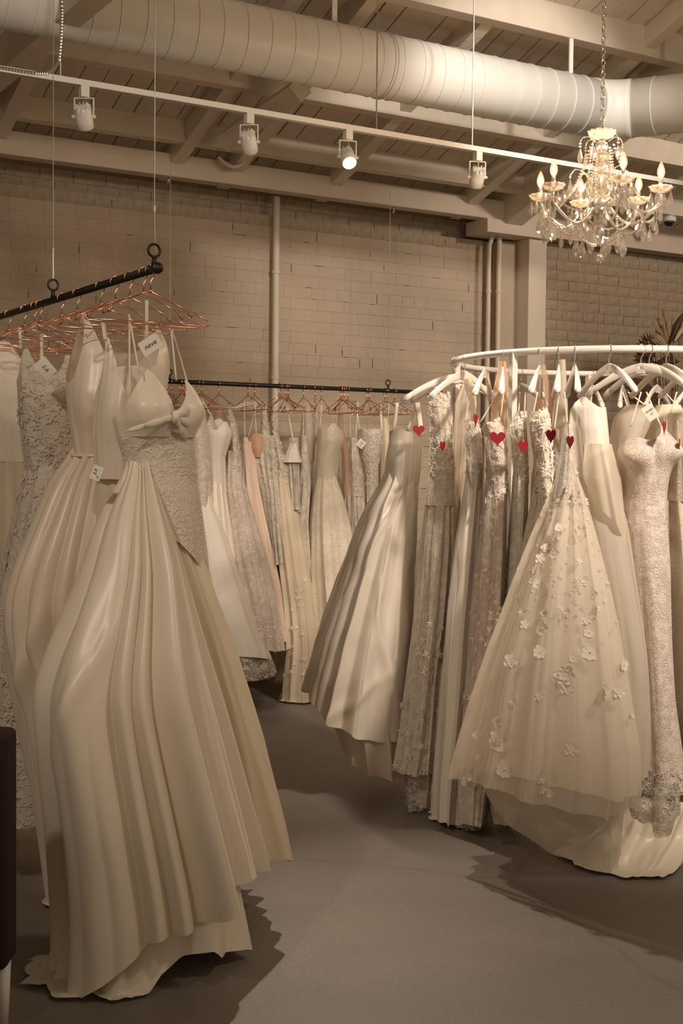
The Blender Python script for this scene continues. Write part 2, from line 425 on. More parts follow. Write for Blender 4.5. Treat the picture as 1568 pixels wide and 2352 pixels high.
rest += single[298:]; single = single[:298]
for own, par, cx, l, cz, h, yf in single:
    o = bpy.data.objects.new('brick', unit); C.objects.link(o); o.parent = par
    o.location = (cx, yf + 0.03, cz); o.scale = (l, 0.06, h)
for par in (wall, upper):
    mb = MB()
    for own, p_, cx, l, cz, h, yf in rest:
        if p_ is par: mb.box(cx - l / 2, cx + l / 2, yf, yf + 0.06, cz - h / 2, cz + h / 2)
    o = mb.build('brick_courses', M['brick'], par); tag(o, kind='stuff')

for par in (wall, upper):
    mb = MB()
    for (p_, x0, x1, z0, z1, yf) in cracks:
        if p_ is par: mb.box(x0, x1, yf - 0.003, yf + 0.02, z0, z1)
    o = mb.build('open_joints', M['crack'], par); tag(o, kind='stuff')

# beam along the wall, plate behind it, pilaster
bm_ = MB().box(1.0, 6.34, 7.42, 7.53, 3.247, 3.388).build('trim_1', M['beam']); tag(bm_, 'long cream painted beam along the top of the brick wall', kind=S)
bevel_obj(bm_, 0.006)
pl_ = MB().box(6.30, 9.0, 7.60, 7.75, 3.21, 3.40).build('trim_2', M['beam']); tag(pl_, 'cream timber wall plate beyond the pilaster', kind=S)
pil = MB().box(6.12, 6.29, 7.44, 7.66, 0, 3.15).build('trim_3', M['beam']); tag(pil, 'narrow cream pilaster against the brick wall', kind=S)
bevel_obj(pil, 0.008)
sof = MB().box(5.70, 6.34, 7.40, 7.66, 3.15, 3.247).build('trim_4', M['paint_wood']); tag(sof, 'boxed soffit over the pilaster', kind=S)
rec = MB().box(5.93, 6.12, 7.57, 7.66, 0, 3.14).build('trim_5', M['brick']); tag(rec, 'plastered strip beside the pilaster', kind=S)
bevel_obj(rec, 0.03, 4)

# roof: deck planks on the slope, purlins, rafters
SL = 0.37
def deck_z(Y): return 3.535 + SL * (7.2 - Y)
RIDGE = 0.4
ceil = MB().add([(-4, 8.0, deck_z(8.0) + 0.045), (12, 8.0, deck_z(8.0) + 0.045), (12, RIDGE, deck_z(RIDGE) + 0.045), (-4, RIDGE, deck_z(RIDGE) + 0.045),
                 (-4, 8.0, deck_z(8.0) + 0.1), (12, 8.0, deck_z(8.0) + 0.1), (12, RIDGE, deck_z(RIDGE) + 0.1), (-4, RIDGE, deck_z(RIDGE) + 0.1)],
                [(0, 1, 2, 3), (7, 6, 5, 4), (0, 4, 5, 1), (1, 5, 6, 2), (2, 6, 7, 3), (3, 7, 4, 0)]).build('ceiling', M['deck_gap'])
tag(ceil, 'sloping timber roof of cream painted boards on purlins', kind=S)
PW = 0.137
pm = {}
def plank_mesh(wd):
    key = round(wd, 4)
    if key not in pm:
        h = wd / 2
        a, b = 7.9, RIDGE + 0.1
        v = []
        for (Y, dz) in ((a, 0), (b, 0), (b, 0.05), (a, 0.05)):
            for x in (-h, h): v.append((x, Y, deck_z(Y) + dz))
        pm[key] = MB().add(v, [(0, 2, 3, 1), (6, 7, 5, 4), (0, 1, 7, 6), (2, 4, 5, 3), (0, 6, 4, 2), (1, 3, 5, 7)]).mesh('plank', M['deck'])
    return pm[key]
x = 1.2
while x < 9.6:
    g = rb.choice((0.003, 0.004, 0.006, 0.009, 0.012))
    o = bpy.data.objects.new('plank', plank_mesh(PW - g)); C.objects.link(o); o.parent = ceil
    o.location = (x, 0, rb.uniform(-0.004, 0.004)); x += PW
def slope_beam(x0, x1, Ya, Yb, h, drop=0.0):
    v = []
    for Y in (Ya, Yb):
        for (xx, dz) in ((x0, 0), (x1, 0), (x1, -h), (x0, -h)): v.append((xx, Y, deck_z(Y) - drop + dz))
    return MB().add(v, [(0, 1, 2, 3), (7, 6, 5, 4), (0, 4, 5, 1), (1, 5, 6, 2), (2, 6, 7, 3), (3, 7, 4, 0)])
for (Y, h, t) in ((7.2, 0.125, 0.09), (6.6, 0.155, 0.09), (5.69, 0.17, 0.10), (4.75, 0.17, 0.10), (3.7, 0.17, 0.1)):
    o = MB().box(1.0, 9.6, Y, Y + t, deck_z(Y) - h, deck_z(Y) + 0.01 - 0.0).build('purlin', M['paint_wood'], ceil); bevel_obj(o, 0.004)
for X in (2.14, 3.25, 3.66, 4.40, 5.53, 6.95, 7.9):
    o = slope_beam(X, X + 0.085, 7.62, 4.0 if X in (2.14, 5.53, 7.9) else 5.72, 0.125).build('rafter', M['paint_wood'], ceil); bevel_obj(o, 0.004)
# principal rafter of the right truss, tie beam of the left one, and a short strut end
o = slope_beam(5.86, 6.02, 7.6, 2.0, 0.24).build('principal_rafter', M['paint_wood'], ceil); bevel_obj(o, 0.006)
P = at_y(60, 95, 6.2)
tie = MB().box(P.x - 0.06, P.x + 0.06, 2.6, 7.15, P.z - 0.09, P.z + 0.09).build('tie_beam', M['paint_wood'], ceil); bevel_obj(tie, 0.006)
a = at_y(520, 322, 6.95); b = at_y(690, 205, 6.2)
o = MB().tube([a, b], 0.075, 4, upv=(0, 0.4, 1)).build('brace', M['paint_wood'], ceil)
o = MB().box(1.0, 5.8, 7.55, 7.65, 3.40, 3.46).build('wall_plate', M['paint_wood'], ceil)

# conduits on the wall
def conduit(px, Y, pts_extra, r, label):
    e = at_y(px, 700, Y)
    root = empty('conduit', (e.x, Y, 0), 0, label, 'conduit')
    path = [(0, 0, 0), (0, 0, 1.5), (0, 0, 3.0)] + pts_extra
    MB().tube(path, r, 12).build('pipe', M['beam'], root, True)
    for zz in (2.05, 2.75):
        MB().lathe([(r + 0.004, -0.012), (r + 0.004, 0.012)], (0, 0, zz), 12).build('clip', M['beam'], root)
    return root
conduit(633, 7.60, [(0.0, 0, 3.246)], 0.024, 'thick cream pipe rising up the brick wall behind the back rail')
conduit(1121, 7.55, [(0.004, 0, 3.09), (0.02, -0.02, 3.16), (0.055, -0.03, 3.246)], 0.0165, 'thin cream conduit with a bent top left of the pilaster')
conduit(1144, 7.53, [(0, 0, 3.246)], 0.019, 'straight cream conduit next to the pilaster')
# sagging cables under the purlin
a = at_y(500, 360, 7.32); b = at_y(570, 366, 7.32)
cab = MB().tube([a + (b - a) * t + Vector((0, 0, -0.055 * math.sin(PI * t))) for t in np.linspace(0, 1, 9)], 0.012, 8).build('cable', M['beam'], None, True)
tag(cab, 'short sagging painted cable above the long beam', 'cable')
for i, px in enumerate((386, 903)):
    p = at_y(px, 418 if i == 0 else 481, 7.47)
    h = MB().tube([(0, 0, 0.012), (0, 0, 0), (0.010, 0, -0.012), (0, 0, -0.026), (-0.010, 0, -0.014)], 0.0035, 6).build('screw_hook', M['steel'], None, True, p)
    h.location = (p.x, p.y, 3.236)
    tag(h, ['small screw hook under the beam toward its left end', 'small screw hook under the beam left of the conduits'][i], 'hook')

# duct
dz_, dY, dR = 3.556, 5.70, 0.163
def duct():
    root = empty('ceiling_duct', (1.8, dY, dz_), 0, 'wide white spiral duct hanging under the roof', 'duct')
    base = Vector((1.8, dY, dz_))
    e = at_y(1395, 258, dY)
    path = [Vector((0.6, dY, dz_)), Vector((e.x - 0.35, dY, dz_))]
    ang = math.radians(52)
    dirv = Vector((math.cos(ang), -math.sin(ang), 0.02))
    corner = Vector((e.x, dY, dz_))
    s1 = MB()
    s1.tube([p - base for p in (path[0], Vector((2.5, dY, dz_)), Vector((4, dY, dz_)), corner - Vector((0.12, 0, 0)))], dR, 40)
    s1.build('straight_run', M['duct'], root, True)
    arc = []
    for t in np.linspace(0, 1, 9):
        p0, p1, p2 = corner - Vector((0.14, 0, 0)), corner, corner + dirv * 0.14
        arc.append(p0 * (1 - t) ** 2 + p1 * 2 * t * (1 - t) + p2 * t * t - base)
    MB().tube(arc, dR + 0.004, 40).build('elbow', M['duct'], root, True)
    MB().tube([corner + dirv * 0.12 - base, corner + dirv * 1.4 - base], [dR, dR * 1.04], 40).build('branch_run', M['duct'], root, True)
    # spiral seams: thin proud rings along both runs
    seam = MB(); k = 0
    xs = np.arange(0.8, e.x - 0.1, 0.128)
    ring = MB().tube([(0.02 * math.cos(t), (dR + 0.001) * math.cos(t), (dR + 0.001) * math.sin(t)) for t in np.linspace(0, 2 * PI, 33)[:-1]], 0.0035, 6, closed=True).mesh('seam', M['duct'])
    ring.polygons.foreach_set('use_smooth', [True] * len(ring.polygons))
    for xx in xs:
        o = bpy.data.objects.new('seam', ring); C.objects.link(o); o.parent = root; o.location = (xx - base.x, 0, 0)
    for t in (0.02, 0.16, 0.36, 0.5, 0.63, 0.8, 1.0):
        o = bpy.data.objects.new('seam', ring); C.objects.link(o); o.parent = root
        p = corner + dirv * (0.12 + t) - base; o.location = p; o.rotation_euler = (0, 0, -ang)
    # joint collar
    cx = at_y(872, 160, dY).x
    for dx in (0, 0.018):
        o = bpy.data.objects.new('collar', ring); C.objects.link(o); o.parent = root; o.location = (cx + dx - base.x, 0, 0); o.scale = (0.4, 1.012, 1.012)
    for px in (767, 1311):
        X = at_y(px, 120, dY).x
        MB().box(X - base.x - 0.014, X - base.x + 0.014, -0.004, 0.004, dR - 0.01, deck_z(dY) - 0.15 - dz_).build('hanger_strap', M['duct'], root)
    p = corner + dirv * 0.52 - base
    MB().box(p.x - 0.014, p.x + 0.014, p.y - 0.004, p.y + 0.004, dR - 0.01, deck_z(p.y + base.y) - 0.03 - dz_).build('hanger_strap', M['duct'], root)
duct()

# light track with heads
tY = 5.2
ta = at_y(0, 160, tY); tb = at_y(1340, 384, tY)
tz = (ta.z + tb.z) / 2
def track():
    root = empty('light_track', (ta.x, tY, tz), 0, 'long white lighting track hung below the duct', 'light track')
    MB().box(-1.2, tb.x - ta.x + 1.6, -0.017, 0.017, -0.012, 0.012).build('rail', M['white_metal'], root)
    MB().box(-1.2, tb.x - ta.x + 1.6, -0.006, 0.006, -0.0135, -0.0118).build('slot', M['dark_steel'], root)
    for px, py in ((139, 178), (864, 292), (1084, 330)):
        X = at_y(px, py, tY).x
        MB().tube([(X - ta.x, 0, 0.01), (X - ta.x, 0, deck_z(tY) - tz)], 0.0035, 8).build('suspension_rod', M['steel'], root)
track()
def head(px, py, aim, lit, label):
    p = at_y(px, py, tY)
    root = empty('track_spotlight', (p.x, tY, tz - 0.012), 0, label, 'spotlight', 'spotlights on the ceiling track')
    MB().box(-0.018, 0.018, -0.016, 0.016, -0.045, 0.0).build('adapter', M['white_metal'], root)
    aim = (Vector(aim) - Vector((p.x, tY, tz - 0.12))).normalized()
    side = aim.cross(Vector((0, 0, 1))).normalized()
    cen = Vector((0, 0, -0.125))
    top = Vector((0, 0, -0.048))
    MB().tube([top - side * 0.040, top + side * 0.040], 0.003, 6).build('yoke', M['white_metal'], root)
    for s_ in (-1, 1):
        MB().tube([top + side * 0.04 * s_, cen + side * 0.04 * s_], 0.0035, 6).build('yoke_arm', M['white_metal'], root)
        MB().tube([cen + side * 0.034 * s_, cen + side * 0.05 * s_], 0.007, 8).build('yoke_knob', M['white_metal'], root)
    q = aim.to_track_quat('Z', 'Y').to_matrix().to_4x4()
    body = MB().lathe([(0.018, -0.045), (0.028, -0.042), (0.034, -0.03), (0.034, 0.0), (0.0355, 0.002), (0.0355, 0.045), (0.033, 0.05), (0.031, 0.046)], (0, 0, 0), 24)
    o = body.build('lamp_body', M['white_metal'], root, False); o.matrix_local = Matrix.Translation(cen) @ q
    o.data.polygons.foreach_set('use_smooth', [True] * len(o.data.polygons))
    fins = MB()
    for k in range(10):
        a = 2 * PI * k / 10
        fins.box(-0.0015, 0.0015, 0.018, 0.033, -0.052, -0.03, Matrix.Rotation(a, 4, 'Z'))
    o2 = fins.build('cooling_fins', M['white_metal'], o)
    face = MB().lathe([(0.030, 0.044), (0.024, 0.052), (0.008, 0.056)], (0, 0, 0), 20).build('lens', M['spot_face'], o, True)
    cord = MB().tube([(0, 0, -0.045), (0.012, 0.008, -0.065), (0.004, 0.0, -0.085), tuple(cen - aim * 0.04)], 0.0025, 6).build('power_lead', M['steel'], root, True)
    wp = Vector((p.x, tY, tz - 0.012)) + cen + aim * 0.075
    lamp_spot('track_lamp', wp, wp + aim, lit, 62, 0.7, 0.03)
head(193, 200, (3.0, 7.0, 0.6), 28, 'track spotlight nearest the left end of the lighting track')
head(572, 258, (4.2, 7.2, 0.6), 28, 'second track spotlight from the left, dark side toward the camera')
head(799, 295, (2.4, 2.6, 0.2), 150, 'glowing track spotlight with its bright face toward the camera')
head(1097, 343, (4.7, 7.0, 0.9), 28, 'track spotlight nearest the chandelier')
# flexible armoured cable at the left end of the track
def flex():
    pts = [at_y(px, py, tY - 0.02) for px, py in ((-30, 149), (0, 155), (40, 162), (80, 168), (108, 168), (126, 158), (135, 140), (139, 100), (141, 60), (142, 22), (143, -30))]
    fine = []
    for i in range(len(pts) - 1):
        for t in np.linspace(0, 1, 12)[:-1]: fine.append(pts[i] + (pts[i + 1] - pts[i]) * t)
    rs = [0.0075 if k % 2 else 0.0055 for k in range(len(fine))]
    o = MB().tube(fine, rs, 8).build('flexible_conduit', M['steel'], None)
    tag(o, 'ribbed metal flexible conduit bending down onto the track', 'conduit')
flex()
# dome camera
p = at_y(1536, 508, 7.25)
root = empty('dome_camera', p, 0, 'small black dome security camera on a white mount', 'security camera')
MB().lathe([(0.052, 0.03), (0.055, 0.0), (0.045, -0.006)], (0, 0, 0), 24).build('mount', M['white_metal'], root, True)
MB().lathe([(0.040, 0.0), (0.038, -0.018), (0.028, -0.034), (0.012, -0.042)], (0, 0, 0), 24).build('dome', M['black_glass'], root, True)
MB().box(-0.03, 0.03, -0.03, 0.4, 0.03, 0.055).build('bracket', M['white_metal'], root)

# ================================================================== RAILS AND HANGERS
def copy_tree(src, loc=None, rotz=None, label=None, group=None):
    c = src.copy(); C.objects.link(c)
    if loc is not None: c.location = loc
    if rotz is not None: c.rotation_euler = (0, 0, rotz)
    if label: c['label'] = label
    if group: c['group'] = group
    for ch in list(src.children):
        k = ch.copy(); C.objects.link(k); k.parent = c
        for g in list(ch.children):
            q = g.copy(); C.objects.link(q); q.parent = k
    return c
def eye_bolt(parent, p, axis, r=0.019):
    ax = Vector(axis)
    pts = [Vector(p) + Vector((0, 0, 0.028 + r)) + ax * (r * math.cos(t)) + Vector((0, 0, r * math.sin(t))) for t in np.linspace(0, 2 * PI, 25)[:-1]]
    o = MB().tube(pts, 0.0042, 8, closed=True).build('eye_ring', M['black_metal'], parent, True)
    MB().tube([Vector(p), Vector(p) + Vector((0, 0, 0.028))], [0.010, 0.006], 10).build('eye_bolt', M['black_metal'], parent, True)
RX = 1.53
near = at_x(360, 613, RX); RZ = near.z - 0.004
lrail = empty('hanging_rail', (RX, near.y, RZ), 0, 'black iron hanging rail of copper hangers at the left', 'clothes rail')
MB().tube([(0, 0, 0), (0, 2.6, 0)], 0.0125, 16).build('bar', M['black_metal'], lrail, True)
MB().lathe([(0.0165, -0.012), (0.0175, 0), (0.0165, 0.012)], (0, 0, 0), 16).build('end_cap', M['black_metal'], lrail, True).rotation_euler = (PI / 2, 0, 0)
yb2 = at_x(122, 690, RX).y
for yy in (near.y + 0.02, yb2, yb2 + 0.95):
    eye_bolt(lrail, (0, yy - near.y, 0.008), (1, 0, 0))
    top = deck_z(yy) - 0.02
    zr = RZ + 0.07
    MB().tube([(0, yy - near.y, zr - RZ), (0, yy - near.y, zr + 0.10 - RZ)], 0.0022, 5).build('wire_loop', M['dark_steel'], lrail)
    MB().tube([(0.004, yy - near.y, zr - 0.02 - RZ), (0, yy - near.y, zr + 0.105 - RZ), (0, yy - near.y, top - RZ)], 0.0014, 6).build('suspension_wire', M['dark_steel'], lrail)
    MB().tube([(0, yy - near.y, zr + 0.10 - RZ), (0, yy - near.y, zr + 0.118 - RZ)], 0.004, 6).build('wire_clamp', M['steel'], lrail)

BY = 7.03
bl = at_y(380, 875, BY); br_ = at_y(913, 899.3, BY)
BZ = (bl.z + br_.z) / 2
brail = empty('hanging_rail', (bl.x, BY, BZ), 0, 'black iron hanging rail in front of the brick wall', 'clothes rail')
MB().tube([(0, 0, 0), (2.0, 0, 0)], 0.0135, 16).build('bar', M['black_metal'], brail, True)
MB().tube([(-0.004, 0, 0), (0.012, 0, 0)], 0.017, 16).build('end_cap', M['black_metal'], brail, True)
for px in (389, 891):
    X = at_y(px, 880, BY).x
    eye_bolt(brail, (X - bl.x, 0, 0.008), (1, 0, 0), 0.017)
    MB().tube([(X - bl.x, 0, 0.06), (X - bl.x, 0, 3.24 - BZ + 0.0)], 0.0016, 6).build('suspension_wire', M['dark_steel'], brail)

# round rack
RD = 5.8
rc = at_d(1412, 1000, RD); RC = Vector((rc.x, rc.y, 0)); RR = 0.725
RZ2 = at_d(1412, 834, RD).z
rack = empty('round_rack', (RC.x, RC.y, 0), 0, 'round white metal garment rack on posts', 'clothes rack')
MB().tube([(RR * math.cos(t), RR * math.sin(t), RZ2) for t in np.linspace(0, 2 * PI, 97)[:-1]], 0.0145, 14, closed=True).build('ring_tube', M['rack_white'], rack, True)
def ring_angle(px, far=False):
    """angle round the rack whose tube shows at image column px"""
    best = None
    for k in range(1440):
        a = 2 * PI * k / 1440
        p = RC + Vector((RR * math.cos(a), RR * math.sin(a), RZ2)) - CAM
        d = p.dot(FWD); q = 784 + F_PX * p.dot(RIGHT) / d
        isfar = (Vector((math.cos(a), math.sin(a), 0)).dot(E2) > 0)
        if isfar == far and (best is None or abs(q - px) < best[0]): best = (abs(q - px), a)
    return best[1]
for px, far in ((1178, False), (1352, True), (1048, True), (1640, False), (1770, True)):
    a = ring_angle(px, far)
    MB().box(-0.013, 0.013, -0.013, 0.013, 0.02, RZ2).build('post', M['rack_white'], rack).location = (RR * math.cos(a), RR * math.sin(a), 0)
    MB().lathe([(0.03, 0), (0.03, 0.012), (0.016, 0.02)], (RR * math.cos(a), RR * math.sin(a), 0), 12).build('foot', M['rack_white'], rack)
MB().tube([(RR * math.cos(t), RR * math.sin(t), 0.30) for t in np.linspace(0, 2 * PI, 65)[:-1]], 0.010, 8, closed=True).build('lower_ring', M['rack_white'], rack, True)

# copper wire hanger: origin = top of the rail bar, arms along local x
def hook_pts(rad, dirs=1, z0=0.0, down=0.075, kink=0.012):
    pts = []
    for t in np.linspace(math.radians(-35), math.radians(200), 16):
        pts.append((dirs * -rad * math.cos(t) * -1, 0, z0 - rad + rad * math.sin(t) + 0.0))
    pts = pts[::-1]
    pts.append((dirs * rad * 0.72, 0, z0 - rad * 1.9))
    pts.append((0, 0, z0 - rad * 3.0)); pts.append((0, 0, z0 - down))
    return pts
def wire_hanger(label):
    r = empty('wire_hanger', (0, 0, 0), 0, label, 'hanger', 'copper wire hangers')
    MB().tube(hook_pts(0.0165), 0.0024, 7).build('hook', M['copper'], r, True)
    w_, zt, zb = 0.195, -0.078, -0.172
    fr = MB()
    for s in (-1, 1):
        fr.tube([(0, 0, zt), (s * w_ * 0.62, 0, zt - 0.050), (s * w_ * 0.66, 0, zt - 0.068), (s * w_ * 0.69, 0, zt - 0.072),
                 (s * w_ * 0.72, 0, zt - 0.056), (s * w_ * 0.98, 0, zb + 0.016), (s * w_, 0, zb + 0.006), (s * w_ * 0.97, 0, zb)], 0.0024, 7)
    fr.build('shoulder_wire', M['copper'], r, True)
    MB().tube([(-w_ * 0.97, 0, zb), (w_ * 0.97, 0, zb)], 0.0024, 7).build('lower_bar', M['copper'], r, True)
    MB().tube([(-0.004, 0, zt - 0.004), (0.004, 0, zt + 0.006)], 0.005, 7).build('twist', M['copper'], r, True)
    return r
proto_wire = wire_hanger('thin copper wire hanger on the left black rail')
# white contoured wooden hanger
def wood_hanger(label):
    r = empty('wooden_hanger', (0, 0, 0), 0, label, 'hanger', 'white wooden hangers on the round rack')
    MB().tube(hook_pts(0.0185, down=0.082), 0.0028, 7).build('hook', M['chrome'], r, True)
    for s in (-1, 1):
        P_ = []; V = []
        n = 16
        ts = [0, .08, .18, .3, .42, .54, .66, .76, .84, .852, .86, .868, .875, .91, .95, .98, 1.0]
        for t in ts:
            x_ = s * 0.235 * t
            zc = -0.098 - 0.112 * (t ** 1.25) + 0.010 * math.sin(PI * t)
            hh = 0.020 - 0.005 * t
            tt = 0.010 + 0.019 * t ** 1.5
            if 0.85 < t < 0.87: hh -= 0.0024; tt -= 0.0024
            if t > 0.95: k = math.sqrt(max(0.03, 1 - ((t - 0.95) / 0.052) ** 2)); hh *= k; tt *= k
            yo = -0.020 * t ** 2
            V.append([(x_, yo + tt * math.cos(2 * PI * j / n), zc + hh * math.sin(2 * PI * j / n)) for j in range(n)])
        me = grid_mesh('arm', np.array(V), True, True)
        link_mesh('arm', me, M['white_lacquer'], r, True)
    nk = MB().box(-0.021, 0.021, -0.0095, 0.0095, -0.126, -0.080).build('neck', M['white_lacquer'], r); bevel_obj(nk, 0.006, 3)
    return r
proto_wood = wood_hanger('white wooden hanger on the round rack')

def tangent_hook(px):  # rail point of a left-rail hook
    t = (px - 0) / 360.0
    return at_x(px, 733 - 120 * t, RX)
LH = []
ORD = ('first second third fourth fifth sixth seventh eighth ninth tenth eleventh twelfth thirteenth fourteenth fifteenth sixteenth seventeenth eighteenth nineteenth twentieth '
       'twenty-first twenty-second twenty-third twenty-fourth twenty-fifth twenty-sixth twenty-seventh twenty-eighth twenty-ninth thirtieth').split()
used = [False]
left_hook_px = (346, 330, 298, 265, 231, 178, 142, 92, 80, 57, 21, -20)
for i, px in enumerate(left_hook_px):
    p = tangent_hook(px)
    rz = (0.0, 0.10, -0.06, 0.05, -0.1, 0.0, 0.05, -0.06, 0.12, 0.0, -0.05, 0.1)[i]
    loc = (RX, p.y, RZ + 0.0145)
    lab = ORD[i] + ' copper wire hanger counted from the near end of the left black rail'
    if not used[0]:
        proto_wire.location = loc; proto_wire.rotation_euler = (0, 0, rz); h = proto_wire; used[0] = True
    else: h = copy_tree(proto_wire, loc, rz)
    h['label'] = lab; h['group'] = 'copper hangers on the left rail'
    LH.append((p.y, rz))
back_hook_px = (384, 394, 413, 417, 421, 454, 463, 503, 570, 585, 641, 646, 654, 659, 663, 697, 723, 738, 782, 785, 789, 792, 799, 842, 846, 849, 884, 889, 906)
BH_X = []
for i, px in enumerate(back_hook_px):
    p = at_y(px, 875 + (px - 381) * 0.0457, BY)
    rz = PI / 2 + rb.uniform(-0.5, 0.5) * (1.0 if i % 3 else 0.4)
    h = copy_tree(proto_wire, (p.x, BY, BZ + 0.0155), rz, ORD[i] + ' copper wire hanger from the left on the rail by the wall', 'copper hangers on the back rail')
    BH_X.append(p.x)
# round rack hangers
RH = []
near_px = (1040, 1068, 1115, 1155, 1240, 1283, 1320, 1399, 1473, 1490, 1530, 1600, 1700)
far_px = (1034, 1037, 1052, 1196, 1362, 1430, 1510, 1600)
turn = {1040: -.93, 1068: -.62, 1115: -.24, 1155: -.10, 1240: -.24, 1283: -.14, 1320: -.08, 1399: .26, 1473: .72, 1490: .5, 1530: .3, 1034: -.97, 1037: -.99, 1052: -.9}
first = True; cnt = {False: 0, True: 0}
for px, far in [(p, False) for p in near_px] + [(p, True) for p in far_px]:
    a = ring_angle(px, far)
    loc = (RC.x + RR * math.cos(a), RC.y + RR * math.sin(a), RZ2 + 0.0165)
    rz = a + rb.uniform(-0.16, 0.16)
    if px in turn:
        sx = turn[px]; u = E1 * sx - E2 * math.sqrt(1 - sx * sx); rz = math.atan2(u.y, u.x)
    lab = ORD[cnt[far]] + (' white wooden hanger from the left on the near side of the round rack' if not far else ' white wooden hanger from the left on the far side of the round rack'); cnt[far] += 1
    if first: proto_wood.location = loc; proto_wood.rotation_euler = (0, 0, rz); h = proto_wood; first = False
    else: h = copy_tree(proto_wood, loc, rz)
    h['label'] = lab; h['group'] = 'near hangers of the round rack' if not far else 'far hangers of the round rack'
    if px in (1040, 1034, 1037, 1052): h.scale = (1.04, 0.5, 0.92)
    RH.append((px, far, a, h))

# ================================================================== DRESSES
def smooth_rows(rows, zq):
    """rows: (z, s, a, b, o) sorted by falling z -> values at zq"""
    R = np.array(sorted(rows, key=lambda r: r[0]))
    zf = np.linspace(R[0, 0], R[-1, 0], 240)
    out = []
    for k in range(1, 5):
        f = np.interp(zf, R[:, 0], R[:, k])
        ker = np.exp(-0.5 * (np.arange(-14, 15) / 5.5) ** 2); ker /= ker.sum()
        g = np.convolve(np.pad(f, 14, 'edge'), ker, 'valid')
        out.append(np.interp(zq, zf, g))
    return out
def vnoise(x, y, seed):
    """cheap smooth 2-D value noise in [-1, 1]"""
    rs = np.random.RandomState(seed); T = rs.uniform(-1, 1, (64, 64))
    xi = np.floor(x).astype(int); yi = np.floor(y).astype(int); fx = x - xi; fy = y - yi
    fx = fx * fx * (3 - 2 * fx); fy = fy * fy * (3 - 2 * fy)
    a = T[yi % 64, xi % 64]; b = T[yi % 64, (xi + 1) % 64]; c = T[(yi + 1) % 64, xi % 64]; d = T[(yi + 1) % 64, (xi + 1) % 64]
    return (a * (1 - fx) + b * fx) * (1 - fy) + (c * (1 - fx) + d * fx) * fy
def fold(th, n, rs, sharp=1.0, want=False, vary=0.2):
    """|cos| pleats with rounded crests, narrow valleys, uneven widths and heights"""
    p1, p2, p3 = rs.uniform(0, 2 * PI, 3)
    tw = th + 0.9 / n * 2.2 * np.sin(2 * th + p1) * 0.62 + 0.9 / n * 1.6 * np.sin(3 * th + p2) * 0.62
    ph = n * tw / 2 + p3
    k = np.floor(ph / PI + 0.5).astype(int)
    amp = rs.uniform(vary, 1.0, 4 * n + 80)[np.mod(k, n) + 2]
    f = amp * (np.sqrt(np.cos(ph) ** 2 + 0.010) - 0.10) * 1.1
    return (f, amp * np.sin(2 * ph)) if want else f
def hemf(items):
    """(angle in degrees, height) list -> periodic hem height"""
    it = sorted((math.radians(a) % (2 * PI), z) for a, z in items)
    A = np.array([it[-1][0] - 2 * PI] + [i[0] for i in it] + [it[0][0] + 2 * PI]); Zs = np.array([it[-1][1]] + [i[1] for i in it] + [it[0][1]])
    def f(a): return float(np.interp(a % (2 * PI), A, Zs))
    return f
